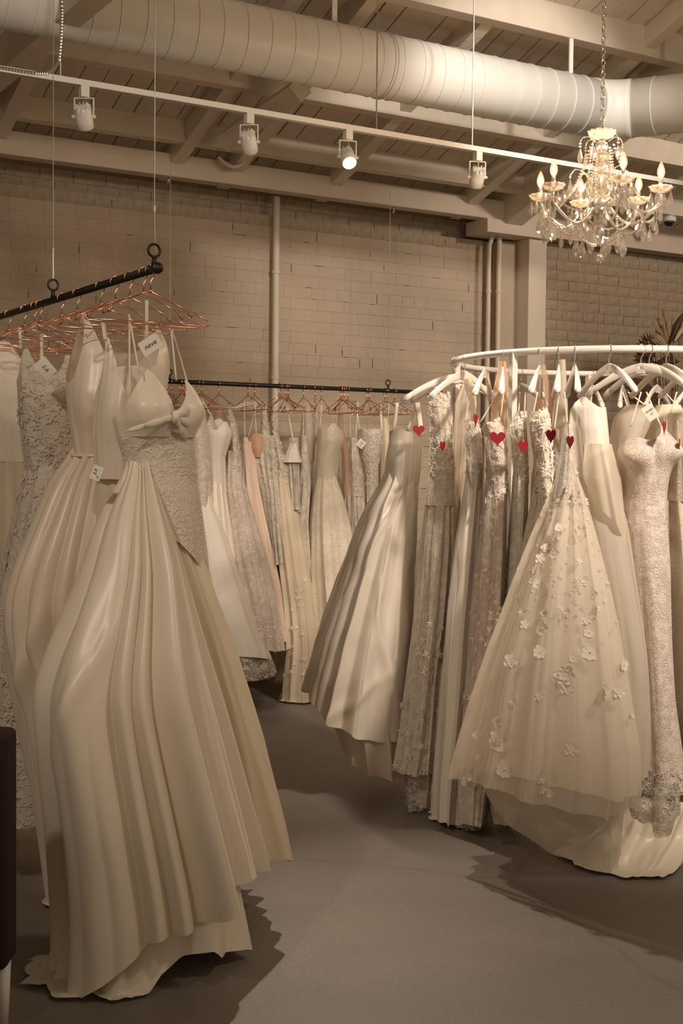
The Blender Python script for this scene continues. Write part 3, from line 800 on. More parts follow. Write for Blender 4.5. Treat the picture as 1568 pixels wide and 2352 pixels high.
class Dress:
    """one gown; profiles are given in image columns and turned into widths in the gown's own upright plane"""
    def __init__(s, name, px, py, d, label, group, axis=None, cat='dress', zbase=0.0):
        p = at_d(px, py, d)
        s.o = Vector((p.x, p.y, 0)); s.e1 = Vector(axis) if axis else E1.copy()
        s.e2 = Vector((-s.e1.y, s.e1.x, 0))
        s.root = empty(name, (p.x, p.y, zbase), 0, label, cat, group)
        s.base = Vector((p.x, p.y, zbase))
        s.surf = {}; s.objs = {}
    def hit(s, px, py, off=0.0):
        r = ray(px, py); n = s.e2
        t = ((s.o - CAM).dot(n) + off) / r.dot(n)
        q = CAM + r * t
        return (q - s.o).dot(s.e1), q.z
    def world(s, a, b, z): return s.o + s.e1 * a + s.e2 * b + Vector((0, 0, z))
    def loc(s, px, py, off=0.0):     # local point of an image point, off metres behind the plane
        r = ray(px, py); n = s.e2
        t = ((s.o - CAM).dot(n) + off) / r.dot(n)
        return CAM + r * t - s.base
    def rows(s, prof):
        out = []
        for q in prof:
            py, xl, xr, b = q[:4]; o = q[4] if len(q) > 4 else 0.0
            sl, z1 = s.hit(xl, py, o); sr, z2 = s.hit(xr, py, o)
            out.append(((z1 + z2) / 2, (sl + sr) / 2, max(0.004, (sr - sl) / 2), b, o))
        return out
    def tube(s, part, prof, mat, folds=(14, 0.0, 0.04, 1.4), seed=1, nth=110, nz=70, top=None, hem=None, bumps=(), wr=0.004, drift=0.0, power=2.0, label=None, keep=True, second=0.35, fstart=None, swag=None, crumple=0.0, omega=0.32, hempy=None, vary=0.3, custom=None):
        rs = np.random.RandomState(seed)
        rows = s.rows(prof)
        zt, zb = max(r[0] for r in rows), min(r[0] for r in rows)
        th = np.linspace(0, 2 * PI, nth + 1)[:-1]
        T, TH = np.meshgrid(np.linspace(0, 1, nz), th, indexing='ij')
        ztop = np.full_like(th, zt) if top is None else np.array([top(a) for a in th])
        zbot = np.full_like(th, zb) if hem is None else np.array([hem(a) for a in th])
        if hempy is not None:        # hem given as image rows: height on the gown's own front, side and back
            last = prof[-1]; ol = last[4] if len(last) > 4 else 0.0; bl_ = last[3]; fy = hemf(hempy) if not callable(hempy) else hempy
            zbot = np.array([(lambda y_: -0.05 if y_ > 3000 else s.hit((last[1] + last[2]) / 2, y_, ol + bl_ * min(0.0, math.sin(a)))[1])(fy(a)) for a in th])
            zb = min(zb, float(zbot.min())); zb = max(zb, -0.06)
        Z = ztop[None, :] + (zbot - ztop)[None, :] * T
        sc, A, B, O = smooth_rows(rows, np.clip(Z, zb, zt))
        ct, st = np.cos(TH), np.sin(TH)
        e = 2.0 / power
        cx = np.sign(ct) * np.abs(ct) ** e; sy = np.sign(st) * np.abs(st) ** e
        n, a0, a1, pw = folds
        zf = zt if fstart is None else fstart
        tt = np.clip((zf - Z) / max(1e-4, zf - zb), 0, 1)
        amp = np.where(Z > zf, a0, a0 + (a1 - a0) * tt ** pw)
        Fv, Tv = fold(TH + drift * tt, n, rs, 0.9, True, vary)
        Fv = Fv - 0.45
        if custom is not None:       # hand-laid folds: (from deg, to deg, height, skew)
            dg = (np.degrees(TH) + 180) % 360 - 180; Fv = np.zeros_like(TH) - 0.3; Tv = np.zeros_like(TH)
            for (a_, b_, h_, k_) in custom:
                t_ = np.clip((dg - a_) / (b_ - a_), 0, 1); ins = (dg >= a_) & (dg < b_)
                Fv = np.where(ins, h_ * np.sin(PI * t_ ** k_) ** 0.75 - 0.3, Fv)
        if second > 0: Fv = Fv + second * (fold(TH - drift * tt * 0.6 + 1.0, int(n * 1.9) + 1, rs) - 0.45) * np.clip(tt * 1.6, 0, 1)
        disp = amp * Fv
        disp = disp + wr * (vnoise(TH * 8 / PI + 3, Z * 2.2 + TH * 1.3, seed) + 0.5 * vnoise(TH * 18 / PI, Z * 4 + TH * 2, seed + 1))
        if crumple > 0:
            q = np.abs(vnoise(TH * 5 / PI + Z * 2, Z * 5 - TH * 1.2, seed + 7)) + 0.6 * np.abs(vnoise(TH * 9 / PI - Z * 5, Z * 8 + TH, seed + 8))
            disp = disp + crumple * (0.5 - q)
        if swag is not None: disp = disp + swag(TH, Z)
        for (t0, z0, s_t, s_z, h) in bumps:
            dth = np.angle(np.exp(1j * (TH - t0)))
            disp = disp + h * np.exp(-0.5 * (dth / s_t) ** 2 - 0.5 * ((Z - z0) / s_z) ** 2)
        nx, ny = cx * B, sy * A; ln = np.sqrt(nx ** 2 + ny ** 2) + 1e-6
        nx, ny = nx / ln, ny / ln
        a_ = np.maximum(A - 0.35 * amp, A * 0.6)
        tg = -amp * omega * Tv
        X = sc + a_ * cx + disp * nx - tg * ny
        Y = O + B * sy + disp * ny + tg * nx
        # lie on the floor
        low = np.clip(0.012 - Z, 0, None)
        X = X + low * nx * 0.9; Y = Y + low * ny * 0.9
        Zc = np.where(Z < 0.012, 0.012 + 0.006 * np.abs(vnoise(TH * 9, Z * 20, seed + 5)), Z)
        W = np.empty(X.shape + (3,))
        for k in range(3): W[..., k] = s.o[k] + s.e1[k] * X + s.e2[k] * Y - s.base[k]
        W[..., 2] = Zc - s.base.z
        me = grid_mesh(part, W)
        ob = link_mesh(part, me, mat, s.root, True)
        if label: ob['label'] = label
        if keep: s.surf[part] = W; s.objs[part] = ob
        return ob
    def strap(s, p0, p1, wdt=0.006, mat=None, sag=0.0, name='strap'):
        a, b = Vector(p0), Vector(p1)
        pts = [a + (b - a) * t + Vector((0, 0, -sag * math.sin(PI * t))) for t in np.linspace(0, 1, 7)]
        return MB().tube(pts, wdt, 8, flat=0.3, upv=s.e1).build(name, mat or M['ribbon'], s.root, True)
    def spot(s, part, i, j):
        W = s.surf[part]; m, n, _ = W.shape
        p = Vector(W[i, j % n]); u = Vector(W[i, (j + 1) % n]) - Vector(W[i, (j - 1) % n])
        v = Vector(W[max(i - 1, 0), j % n]) - Vector(W[min(i + 1, m - 1), j % n])
        nn = u.cross(v)
        if nn.length < 1e-9: nn = Vector((0, -1, 0))
        return p, nn.normalized()
    def find(s, part, px, py):
        """grid index of the camera-side surface point nearest an image point"""
        W = s.surf[part]; Q = W + np.array(s.base)[None, None, :] - np.array(CAM)
        d = Q @ np.array(FWD); u = 784 + F_PX * (Q @ np.array(RIGHT)) / d; v = 1176 - F_PX * (Q @ np.array(UP)) / d
        cost = (u - px) ** 2 + (v - py) ** 2 + 4000 * (d - d.min())
        k = int(np.argmin(cost)); return divmod(k, W.shape[1])
def petal_flower(r, n=6, layers=2, seed=0, curl=0.35):
    rr = random.Random(seed); mb = MB()
    for l in range(layers):
        rad = r * (1 - 0.42 * l)
        for k in range(n):
            a = 2 * PI * (k + 0.5 * l) / n + rr.uniform(-0.12, 0.12); q = rad * rr.uniform(0.85, 1.1)
            ca, sa = math.cos(a), math.sin(a); wd = q * 0.42
            def P(t, s_, z): return (ca * q * t - sa * wd * s_, sa * q * t + ca * wd * s_, z + 0.002 + l * r * 0.13)
            h = curl * q
            mb.add([P(0.06, 0, 0), P(0.5, -0.9, 0.16 * h), P(0.55, 0, 0.05 * h), P(0.5, 0.9, 0.16 * h), P(0.88, -0.62, 0.5 * h), P(1.0, 0, 0.42 * h), P(0.88, 0.62, 0.5 * h)],
                   [(0, 2, 1), (0, 3, 2), (1, 2, 5, 4), (2, 3, 6, 5)])
    mb.lathe([(r * 0.12, 0.002), (r * 0.11, r * 0.12), (r * 0.03, r * 0.17)], (0, 0, 0), 6)
    return mb.mesh('flower', M['petal'])
flowers = [petal_flower(1.0, 5, 2, 1), petal_flower(1.0, 7, 1, 2, 0.2), petal_flower(1.0, 6, 2, 3, 0.5)]
def put_flower(dr, part, i, j, r, k=0, name='flower', mat=None):
    p, n = dr.spot(part, i, j)
    cd = (CAM - (p + dr.base)).normalized()
    if n.dot(cd) < 0: n = -n
    o = bpy.data.objects.new(name, flowers[k % 3]); C.objects.link(o); o.parent = dr.objs[part]
    q = n.to_track_quat('Z', 'Y')
    o.location = p + n * 0.002; o.rotation_mode = 'QUATERNION'; o.rotation_quaternion = q; o.scale = (r, r, r)
    return o
def applique(dr, part, count, r, rows=(0.0, 1.0), seed=0, name='applique', mat=None, camera_side=True, lift=0.18):
    """many small lace blossoms and leaves sewn on one part, joined"""
    rr = random.Random(seed); W = dr.surf[part]; m, n, _ = W.shape; mb = MB()
    tries = 0; made = 0
    while made < count and tries < count * 8:
        tries += 1
        i = int((rows[0] + (rows[1] - rows[0]) * rr.random()) * (m - 1)); j = rr.randrange(n)
        p, nn = dr.spot(part, i, j)
        cd = (CAM - (p + dr.base)).normalized()
        if nn.dot(cd) < 0 and camera_side:
            cen = Vector(W[i].mean(0)); 
            if (p - cen).dot(cd) < 0: continue
            nn = -nn
        elif camera_side:
            cen = Vector(W[i].mean(0))
            if (p - cen).dot(cd) < -0.01: continue
        u = nn.orthogonal().normalized(); v = nn.cross(u)
        a0 = rr.uniform(0, 6.28); q = r * rr.uniform(0.6, 1.3); k = rr.choice((5, 5, 6, 3))
        cpt = p + nn * 0.0035
        vs = [cpt + nn * q * 0.15]; fs = []
        for t in range(2 * k):
            rad = q if t % 2 == 0 else q * 0.45
            a = a0 + PI * t / k
            vs.append(cpt + (u * math.cos(a) + v * math.sin(a)) * rad + nn * (q * lift * rr.random() if t % 2 == 0 else 0))
        for t in range(2 * k): fs.append((0, 1 + t, 1 + (t + 1) % (2 * k)))
        mb.add(vs, fs); made += 1
    o = mb.build(name, mat or M['petal'], dr.objs[part]); tag(o, kind='stuff'); return o
def peaks(base, items):
    """top edge: base height plus gaussian peaks at given angles"""
    def f(a):
        z = base
        for (t0, s_, h) in items:
            d = math.atan2(math.sin(a - t0), math.cos(a - t0)); z += h * math.exp(-0.5 * (d / s_) ** 2)
        return z
    return f
def clear_hanger(dr, y, rz, s): return None
FRONT = -PI / 2
exec_dresses = True

AX = (1, 0, 0)
GL = 'gowns on the left rail'
def lay(px):                     # depth on the left rail of an image column
    p = tangent_hook(px); return (p - CAM).dot(FWD)
rad = math.radians
# ---------------------------------------------------------------- front satin gown
d1 = Dress('wedding_dress', 336, 1100, 3.92, 'ivory satin gown with spaghetti straps, bow bust and pleated skirt, nearest on the left rail', GL, AX)
H1 = lambda py: d1.hit(353, py)[1]
d1.tube('lace_bodice', [(985, 268, 440, .085), (1003, 270, 440, .088), (1055, 288, 445, .082), (1110, 284, 450, .085), (1180, 276, 460, .10), (1270, 280, 472, .115), (1350, 300, 480, .12)],
        M['lace_soft'], (8, 0.0, 0.012, 1.5), 11, 160, 90, wr=0.002, hem=hemf([(-90, H1(1240)), (0, H1(1320)), (-20, H1(1345)), (-45, H1(1320)), (90, H1(1250)), (180, H1(1200))]), fstart=H1(1110))
zc = H1(975)
d1.tube('bust_cups', [(1004, 270, 441, .090), (970, 262, 446, .095), (930, 262, 447, .090), (890, 268, 442, .070), (850, 285, 420, .05)], M['satin_ivory'],
        (10, 0.004, 0.004, 1), 12, 180, 50, top=peaks(H1(962), [(rad(-113), .38, H1(853) - H1(962)), (rad(-42), .30, H1(872) - H1(962)), (rad(-80), .12, H1(985) - H1(962))]),
        bumps=[(rad(-113), H1(940), .40, .045, .040), (rad(-40), H1(945), .34, .045, .036), (rad(-78), H1(965), .10, .06, -.020)], wr=0.003)
# knotted bow between the cups
bow = MB()
kx = d1.loc(398, 958, -0.115)
for (tx, ty, off, r0) in ((285, 992, -0.10, .009), (330, 978, -0.125, .012), (440, 930, -0.070, .020), (447, 978, -0.06, .017), (428, 1012, -0.08, .012)):
    e_ = d1.loc(tx, ty, off)
    bow.tube([kx + (e_ - kx) * t + Vector((0, -0.012 * math.sin(PI * t), 0)) for t in np.linspace(0, 1, 7)], [.007, .010, r0 * .62, r0 * .85, r0, r0 * .8, r0 * .25], 12, flat=0.45)
bow.tube([kx + Vector((0, -0.004, .016)), kx + Vector((.006, -.010, 0)), kx + Vector((0, -0.004, -.018))], [.007, .011, .007], 10)
bow.build('bow', M['satin_ivory'], d1.objs['bust_cups'], True)
for (a, b, sg) in (((320, 858, -.085), (296, 722, 0), 0), ((298, 935, -.06), (297, 722, .01), 0.0), ((405, 874, -.05), (393, 756, 0), 0), ((438, 905, .0), (395, 757, .01), 0)):
    d1.strap(d1.loc(*a), d1.loc(*b), 0.003)
FS = [(1060, 300, 345, .03, -.02), (1100, 288, 352, .055, -.025), (1150, 256, 366, .10, -.045), (1220, 228, 388, .14, -.07), (1300, 205, 412, .17, -.09), (1400, 165, 436, .20, -.11), (1500, 118, 462, .23, -.13),
      (1580, 90, 486, .25, -.14), (1700, 92, 520, .27, -.15), (1850, 108, 560, .29, -.16), (1960, 122, 588, .30, -.16), (2060, 128, 612, .31, -.16), (2170, 130, 620, .31, -.16), (2300, 105, 620, .32, -.16)]
d1.tube('front_skirt', FS, M['satin_ivory'], (12, 0.014, 0.135, 0.6), 21, 520, 200, drift=0.0, wr=0.007, second=0.10,
        custom=[(-180, -127, .85, 1.0), (-127, -111, .42, 1.2), (-111, -97, .5, 1.0), (-97, -73, 1.0, 1.7), (-73, -29, .42, .8), (-29, -11, .6, 1.3), (-11, 22, .7, 1.0), (22, 60, .7, 1), (60, 105, .7, 1), (105, 148, .7, 1), (148, 180, .7, 1)],
        hempy=[(0, 2040), (-27, 2046), (-50, 2062), (-71, 2077), (-76, 2100), (-85, 2132), (-97, 2156), (-112, 2163), (-124, 2168), (-131, 2195), (-145, 2230), (-165, 2262), (180, 2262), (120, 2200), (60, 2060)],
        swag=lambda th, z: 0.018 * np.exp(-0.5 * ((np.angle(np.exp(1j * (th - rad(-150)))) - 1.6 * (z - H1(1560))) / .08) ** 2) * np.exp(-0.5 * ((z - H1(1540)) / .14) ** 2))
d1.tube('train', [(1900, 170, 510, .17, -.10), (2080, 150, 540, .22, -.12), (2180, 128, 558, .26, -.14), (2262, 104, 566, .29, -.15)], M['satin_ivory'],
        (8, 0.02, 0.085, 0.8), 37, 300, 80, second=.15, drift=0.35, wr=0.008, vary=.35,
        hempy=[(0, 2205), (-20, 2232), (-45, 2246), (-62, 2252), (-75, 2238), (-90, 2246), (-103, 2268), (-110, 2296), (-128, 2300), (-138, 2282), (-150, 2268), (180, 2260), (90, 2200)])
d1.tube('side_skirt', [(1180, 300, 446, .08), (1250, 300, 462, .10), (1300, 302, 477, .115), (1350, 306, 490, .13), (1500, 312, 540, .18, .02), (1700, 320, 598, .21, .03), (1880, 325, 642, .23, .04), (1990, 330, 662, .24, .05)],
        M['satin_gold'], (11, 0.003, 0.055, 0.8), 35, 240, 110, wr=0.005, hempy=[(0, 1982), (-30, 2002), (-90, 2004), (180, 1990), (90, 1970)])
# ---------------------------------------------------------------- second satin gown, champagne skirt
d2 = Dress('wedding_dress', 300, 1100, lay(298), 'champagne satin gown with a deep V neck behind the nearest gown', GL, AX)
H2 = lambda py: d2.hit(300, py)[1]
d2.tube('bodice', [(1100, 222, 335, .085), (1000, 216, 345, .095), (900, 224, 350, .095), (830, 234, 345, .06), (770, 238, 338, .02)], M['satin_ivory'], (7, .004, .006, 1), 41, 140, 50,
        top=peaks(H2(925), [(rad(-152), .36, H2(778) - H2(925)), (rad(-28), .36, H2(778) - H2(925))]), bumps=[(rad(-130), H2(950), .4, .05, .02)])
for a, b in (((242, 782, -.01), (236, 742, 0)), ((337, 782, -.01), (337, 690, 0)), ((262, 900, .06), (238, 745, .01))): d2.strap(d2.loc(*a), d2.loc(*b), .006)
d2.tube('skirt', [(1040, 240, 340, .05), (1090, 228, 380, .08), (1130, 222, 420, .12, .02), (1200, 215, 440, .15, .05), (1300, 210, 460, .17, .08), (1400, 205, 485, .19, .10), (1500, 200, 510, .20, .12), (1700, 200, 560, .22, .14), (1880, 200, 600, .23, .16), (1990, 200, 620, .24, .16)],
        M['satin_gold'], (13, 0.006, 0.06, 0.65), 44, 260, 110, wr=0.006, hempy=[(0, 1984), (-30, 2004), (-90, 2006), (180, 1990), (90, 1970)])
# ---------------------------------------------------------------- tank-strap satin gown with gathered train
d3 = Dress('wedding_dress', 252, 1000, lay(231), 'satin tank-strap gown with scooped neck and bunched skirt at the left edge', GL, AX)
H3 = lambda py: d3.hit(255, py)[1]
dz3 = H3(738) - H3(872)
d3.tube('bodice', [(1050, 168, 330, .095), (960, 156, 345, .12), (900, 152, 372, .135), (850, 156, 385, .13), (800, 164, 386, .10), (760, 168, 380, .05), (735, 168, 376, .012)], M['satin_warm'], (6, .003, .006, 1), 51, 260, 80,
        top=peaks(H3(884), [(rad(-140), .20, dz3 * 1.08), (rad(140), .20, dz3 * 1.08), (rad(-38), .22, dz3), (rad(38), .22, dz3), (rad(-90), .5, dz3 * .30), (rad(90), .5, dz3 * .72)]),
        bumps=[(rad(-130), H3(930), .40, .05, .02), (rad(-50), H3(930), .40, .05, .02)])
d3.tube('skirt', [(990, 190, 320, .05), (1040, 172, 328, .08), (1090, 124, 338, .13), (1150, 96, 345, .16), (1220, 64, 352, .19), (1300, 28, 360, .22), (1380, 6, 370, .24), (1470, 8, 380, .25), (1560, 22, 390, .25), (1650, 40, 395, .24), (1800, 70, 410, .23), (1950, 95, 420, .22), (2080, 112, 420, .22)],
        M['satin_warm'], (9, 0.006, 0.11, 0.6), 52, 320, 130, wr=0.010, second=0.12,
        custom=[(-180, -158, .5, 1), (-158, -134, .75, 1.5), (-134, -118, .45, 1), (-118, -96, .7, 1.3), (-96, -60, .6, 1), (-60, -20, .6, 1), (-20, 30, .6, 1), (30, 80, .6, 1), (80, 130, .6, 1), (130, 180, .6, 1)],
        swag=lambda th, z: 0.022 * np.exp(-0.5 * ((np.angle(np.exp(1j * (th - rad(-160)))) - 2.2 * (z - H3(1500))) / .10) ** 2) * np.exp(-0.5 * ((z - H3(1500)) / .13) ** 2))
d3.tube('waist_seam', [(1043, 164, 331, .098), (1049, 163, 332, .10)], M['satin_warm'], (6, .002, .002, 1), 53, 80, 3, wr=0)
# ---------------------------------------------------------------- leaf lace gown and tulle gown
d4 = Dress('wedding_dress', 110, 1000, lay(142) + .05, 'leaf-patterned lace gown with thin straps at the left edge', GL, AX)
H4 = lambda py: d4.hit(110, py)[1]
d4.tube('bodice', [(1080, 60, 178, .09), (960, 46, 190, .11), (880, 40, 196, .11), (830, 42, 176, .08), (790, 46, 150, .04)], M['lace_leaf'], (6, .003, .008, 1), 61, 110, 44,
        top=peaks(H4(880), [(rad(-150), .3, H4(800) - H4(880)), (rad(-50), .5, H4(815) - H4(880))]))
d4.tube('skirt', [(1020, 80, 160, .06), (1070, 62, 176, .085), (1200, 30, 190, .15), (1400, -20, 200, .2), (1600, -50, 210, .22), (1860, -70, 215, .24)], M['lace_leaf'], (8, .004, .04, 1), 62, 150, 70, hem=hemf([(0, H4(1858)), (-90, H4(1850)), (180, H4(1870)), (90, H4(1850))]))
applique(d4, 'bodice', 60, 0.018, (0.1, 1), 4, 'leaf_applique', M['lace_leaf'])
applique(d4, 'skirt', 110, 0.026, (0, 1), 5, 'leaf_applique', M['lace_leaf'])
for a, b in (((48, 805, -.02), (46, 752, 0)), ((96, 830, -.04), (95, 770, 0))): d4.strap(d4.loc(*a), d4.loc(*b), .006)
d5 = Dress('wedding_dress', 10, 1000, lay(57) + .05, 'pale tulle gown cut off by the left edge of the picture', GL, AX)
d5.tube('bodice', [(1060, -60, 60, .09), (900, -70, 58, .11), (830, -60, 52, .09), (785, -30, 18, .03)], M['crepe_white'], (9, .004, .012, 1), 71, 110, 40)
d5.tube('skirt', [(1000, -40, 40, .06), (1050, -58, 58, .085), (1200, -90, 66, .16), (1500, -140, 62, .22), (1900, -180, 60, .28)], M['organza'], (13, .004, .05, 1), 72, 150, 60)

# ================================================================ BACK RAIL
GB = 'gowns on the back rail'
def bdep(px):
    p = at_y(px, 1000, BY); return (p - CAM).dot(FWD)
def gown(px, d, label, group, bod, skt, mb_, ms_, seed, folds=(11, .004, .05, .65), top=None, straps=(), hemvar=0.03, nth=90, bn=60, name='wedding_dress', wr=.005, drift=0.1, app=None, power=2.0, crumple=0.0, swag=None, bumps=(), hempy=None):
    py0 = skt[0][0] if skt else bod[0][0]
    g = Dress(name, px, py0, d, label, group)
    H = lambda py: g.hit(px, py)[1]
    if bod:
        tp = None
        if top: tp = peaks(H(top[0]), [(rad(t), s_, H(py) - H(top[0])) for (t, s_, py) in top[1]])
        g.tube('bodice', bod, mb_, (7, .002, .005, 1), seed, nth, bn, top=tp, wr=.003, bumps=[(rad(t), H(py), s1, s2, h) for (t, py, s1, s2, h) in bumps])
    if skt:
        rr = random.Random(seed)
        if bod:
            y0, l0, r0, b0 = skt[0][:4]; c0 = (l0 + r0) / 2; h0 = (r0 - l0) / 2
            skt = [(y0 - 45, c0 - h0 * .72, c0 + h0 * .72, b0 * .6), (y0 - 12, c0 - h0 * .80, c0 + h0 * .80, b0 * .7), (y0 + 14, c0 - h0 * .96, c0 + h0 * .96, b0 * .9)] + list(skt[1:])
        hv = hemvar * F_PX / d
        hp = [(a, skt[-1][0] - rr.uniform(0, hv)) for a in range(-180, 180, 45)]
        g.tube('skirt', skt, ms_, folds, seed + 1, int(nth * 1.6), 70, hempy=hempy or hp, swag=swag, wr=wr, drift=drift, power=power, crumple=crumple)
    if bod and not straps and bod[-1][0] > 925:
        yt, xl, xr = bod[-1][0] + 6, bod[-1][1] + 2, bod[-1][2] - 2
        ye = 922 if group == GB else 900; w2 = 10 if group == GB else 6
        straps = (((xl, yt, 0), (px - w2, ye, 0), .003), ((xr, yt, 0), (px + w2, ye, 0), .003))
    for s_ in straps:
        g.strap(g.loc(*s_[0]), g.loc(*s_[1]), s_[2] if len(s_) > 2 else .004)
    if app:
        for (part, cnt, r, rg, mt) in app: applique(g, part, cnt, r, rg, seed, 'applique', M[mt])
    return g
b1 = gown(455, bdep(421), 'white organza gown with a lace hem beside the front satin skirt', GB,
     [(1170, 446, 486, .08), (1080, 440, 488, .09), (1000, 436, 478, .09), (950, 440, 470, .05)],
     [(1150, 440, 492, .09), (1200, 436, 512, .12), (1300, 425, 548, .17), (1400, 415, 584, .22), (1500, 405, 625, .26), (1520, 400, 632, .27)], M['lace_bead'], M['crepe_white'], 101, (8, .002, .03, 1.2))
b1.tube('lace_hem', [(1440, 410, 598, .23, .02), (1500, 404, 624, .26, .01), (1545, 400, 640, .27, .0), (1566, 402, 637, .265, 0)], M['lace_open'], (9, .02, .03, 1), 103, 120, 26, hempy=[(0, 1545), (-45, 1562), (-90, 1566), (180, 1566)])
gown(472, bdep(454) + .05, 'ruched lace gown with flowered cups behind the bow bust', GB,
     [(1130, 452, 498, .07), (1050, 447, 500, .09), (1000, 448, 500, .10), (960, 452, 496, .07)],
     [(1110, 452, 500, .08), (1250, 458, 510, .12), (1500, 440, 520, .2)], M['lace_ivory'], M['lace_rose'], 111, top=(1000, [(-130, .4, 955), (-50, .4, 950)]), straps=(((458, 962, 0), (452, 912, 0)), ((486, 958, 0), (463, 915, 0))), app=[('bodice', 60, .012, (0, .6), 'applq')])
gown(505, bdep(463), 'plain ivory satin gown with one strap and a slim skirt', GB,
     [(1130, 480, 522, .06), (1050, 483, 518, .08), (1000, 478, 534, .10), (975, 474, 536, .08)],
     [(1100, 478, 522, .08), (1200, 479, 534, .11), (1300, 482, 548, .14), (1450, 486, 570, .18), (1560, 480, 590, .2)], M['crepe_white'], M['satin_ivory'], 121, top=(990, [(-150, .35, 975), (-60, .3, 968), (100, .5, 960)]), straps=(((476, 980, 0), (466, 925, 0)), ((478, 985, .02), (464, 930, .02))))
gown(505, bdep(503) + .12, 'peach chiffon bodice rising to a point on its hanger', GB, [(1080, 490, 535, .08), (1000, 484, 530, .09), (960, 492, 520, .06), (925, 499, 508, .02)], [(1060, 488, 535, .08), (1400, 470, 560, .2)], M['tulle_peach'], M['blush'], 131)
gown(585, bdep(520), 'rose lace gown with a beaded column bodice and flared skirt', GB,
     [(1110, 528, 560, .06), (1040, 532, 552, .07), (980, 526, 546, .05), (935, 520, 528, .02)],
     [(1080, 514, 558, .08), (1130, 513, 568, .11), (1200, 518, 588, .14), (1300, 530, 618, .18), (1400, 548, 640, .21), (1460, 556, 652, .22), (1500, 560, 656, .22)], M['lace_bead'], M['lace_rose'], 141, (10, .003, .03, 1.0), app=[('bodice', 80, .010, (0, 1), 'applq'), ('skirt', 60, .010, (.85, 1), 'applq')])
gown(575, bdep(570) + .08, 'blush crepe gown hanging from two thin straps', GB,
     [(1080, 552, 592, .06), (1030, 553, 582, .05), (1004, 558, 568, .02)],
     [(1060, 548, 592, .07), (1150, 549, 606, .10), (1250, 565, 628, .13), (1350, 588, 650, .15), (1480, 600, 665, .16)], M['blush'], M['blush'], 151, straps=(((562, 1006, 0), (561, 918, 0)), ((588, 1000, 0), (585, 920, 0))))
g = gown(600, bdep(585) + .06, 'nude moulded cup of a lace gown on the back rail', GB, [(1050, 580, 610, .05), (1030, 572, 612, .06), (1000, 568, 614, .05)], [(1045, 580, 640, .06), (1130, 600, 645, .08), (1300, 620, 660, .1)], M['nude'], M['lace_ivory'], 161, top=(1012, [(-90, .6, 995)]), app=[('skirt', 110, .014, (0, .7), 'lace_ivory')])
gown(622, bdep(641), 'ivory lace gown gathered to a tall point on its hanger', GB,
     [(1130, 604, 640, .05), (1040, 596, 628, .06), (980, 598, 618, .04), (925, 601, 609, .02)],
     [(1100, 602, 642, .06), (1200, 622, 668, .08), (1400, 645, 695, .12), (1500, 650, 700, .13)], M['lace_ivory'], M['cream'], 171, app=[('bodice', 90, .011, (0, 1), 'applq')])
gown(650, bdep(654), 'cream chiffon gown with a flower-trimmed slim bodice reaching the floor', GB,
     [(1110, 640, 672, .05), (1050, 632, 652, .05), (1000, 626, 640, .04), (955, 622, 632, .02)],
     [(1090, 628, 674, .06), (1180, 632, 690, .09), (1300, 642, 712, .12), (1400, 652, 728, .15), (1480, 655, 738, .18), (1560, 645, 742, .20), (1622, 640, 748, .20)], M['lace_bead'], M['cream'], 181, (11, .004, .03, .9), hemvar=.06, app=[('bodice', 90, .012, (0, 1), 'applq'), ('skirt', 40, .016, (.5, .9), 'applq')])
gown(668, bdep(663) - .04, 'small white flared cape sleeve between lace gowns', GB, [(1062, 648, 694, .06), (1040, 656, 688, .05), (1010, 670, 681, .015)], [(1050, 660, 690, .04), (1180, 672, 695, .05)], M['crepe_white'], M['lace_ivory'], 191, straps=(((673, 1012, 0), (659, 935, 0), .006),))
gown(700, bdep(697), 'beaded ivory lace sheath beside the jacquard gown', GB,
     [(1110, 683, 712, .05), (1040, 688, 710, .06), (1000, 692, 704, .03)],
     [(1100, 678, 716, .06), (1200, 668, 712, .08), (1330, 690, 716, .1), (1500, 680, 730, .14)], M['lace_bead'], M['lace_bead'], 201, straps=(((696, 1004, 0), (697, 945, 0)),))
gown(706, bdep(723) + .1, 'draped sheer lace gown with a pointed pale collar', GB,
     [(1060, 690, 722, .07), (1010, 688, 724, .09), (985, 690, 722, .08), (955, 692, 722, .06), (925, 700, 708, .015)], [(1050, 690, 722, .07), (1300, 690, 722, .1)], M['organza'], M['lace_bead'], 211)
gown(752, bdep(738), 'ivory jacquard gown with a wide A-line skirt in front of the back rail', GB,
     [(1100, 723, 775, .08), (1050, 726, 778, .10), (1010, 728, 789, .12), (980, 729, 782, .10), (960, 732, 770, .07)],
     [(1085, 722, 776, .09), (1130, 714, 788, .12), (1200, 702, 810, .17), (1300, 696, 830, .22), (1400, 700, 845, .26), (1500, 696, 860, .30), (1560, 696, 865, .31)], M['jacquard'], M['jacquard'], 221, (9, .004, .05, .8), top=(992, [(-60, .45, 972), (60, .6, 985), (-150, .3, 984)]), straps=(((732, 984, 0), (722, 925, 0)), ((735, 984, 0), (738, 930, 0))))
gown(782, bdep(785) + .05, 'tall peach-lined lace gown between jacquard and strapless gowns', GB, [(1140, 786, 812, .05), (1050, 785, 806, .06), (990, 775, 790, .04), (915, 778, 784, .02)], [(1130, 786, 815, .06), (1350, 790, 830, .1)], M['tulle_peach'], M['lace_rose'], 231)
gown(812, bdep(799), 'slim beaded lace sheath left of the white swing tag', GB, [(1140, 803, 832, .05), (1050, 800, 824, .07), (1005, 803, 818, .04)], [(1120, 800, 836, .06), (1300, 805, 850, .1)], M['lace_bead'], M['lace_bead'], 241, app=[('bodice', 60, .009, (0, 1), 'applq')])
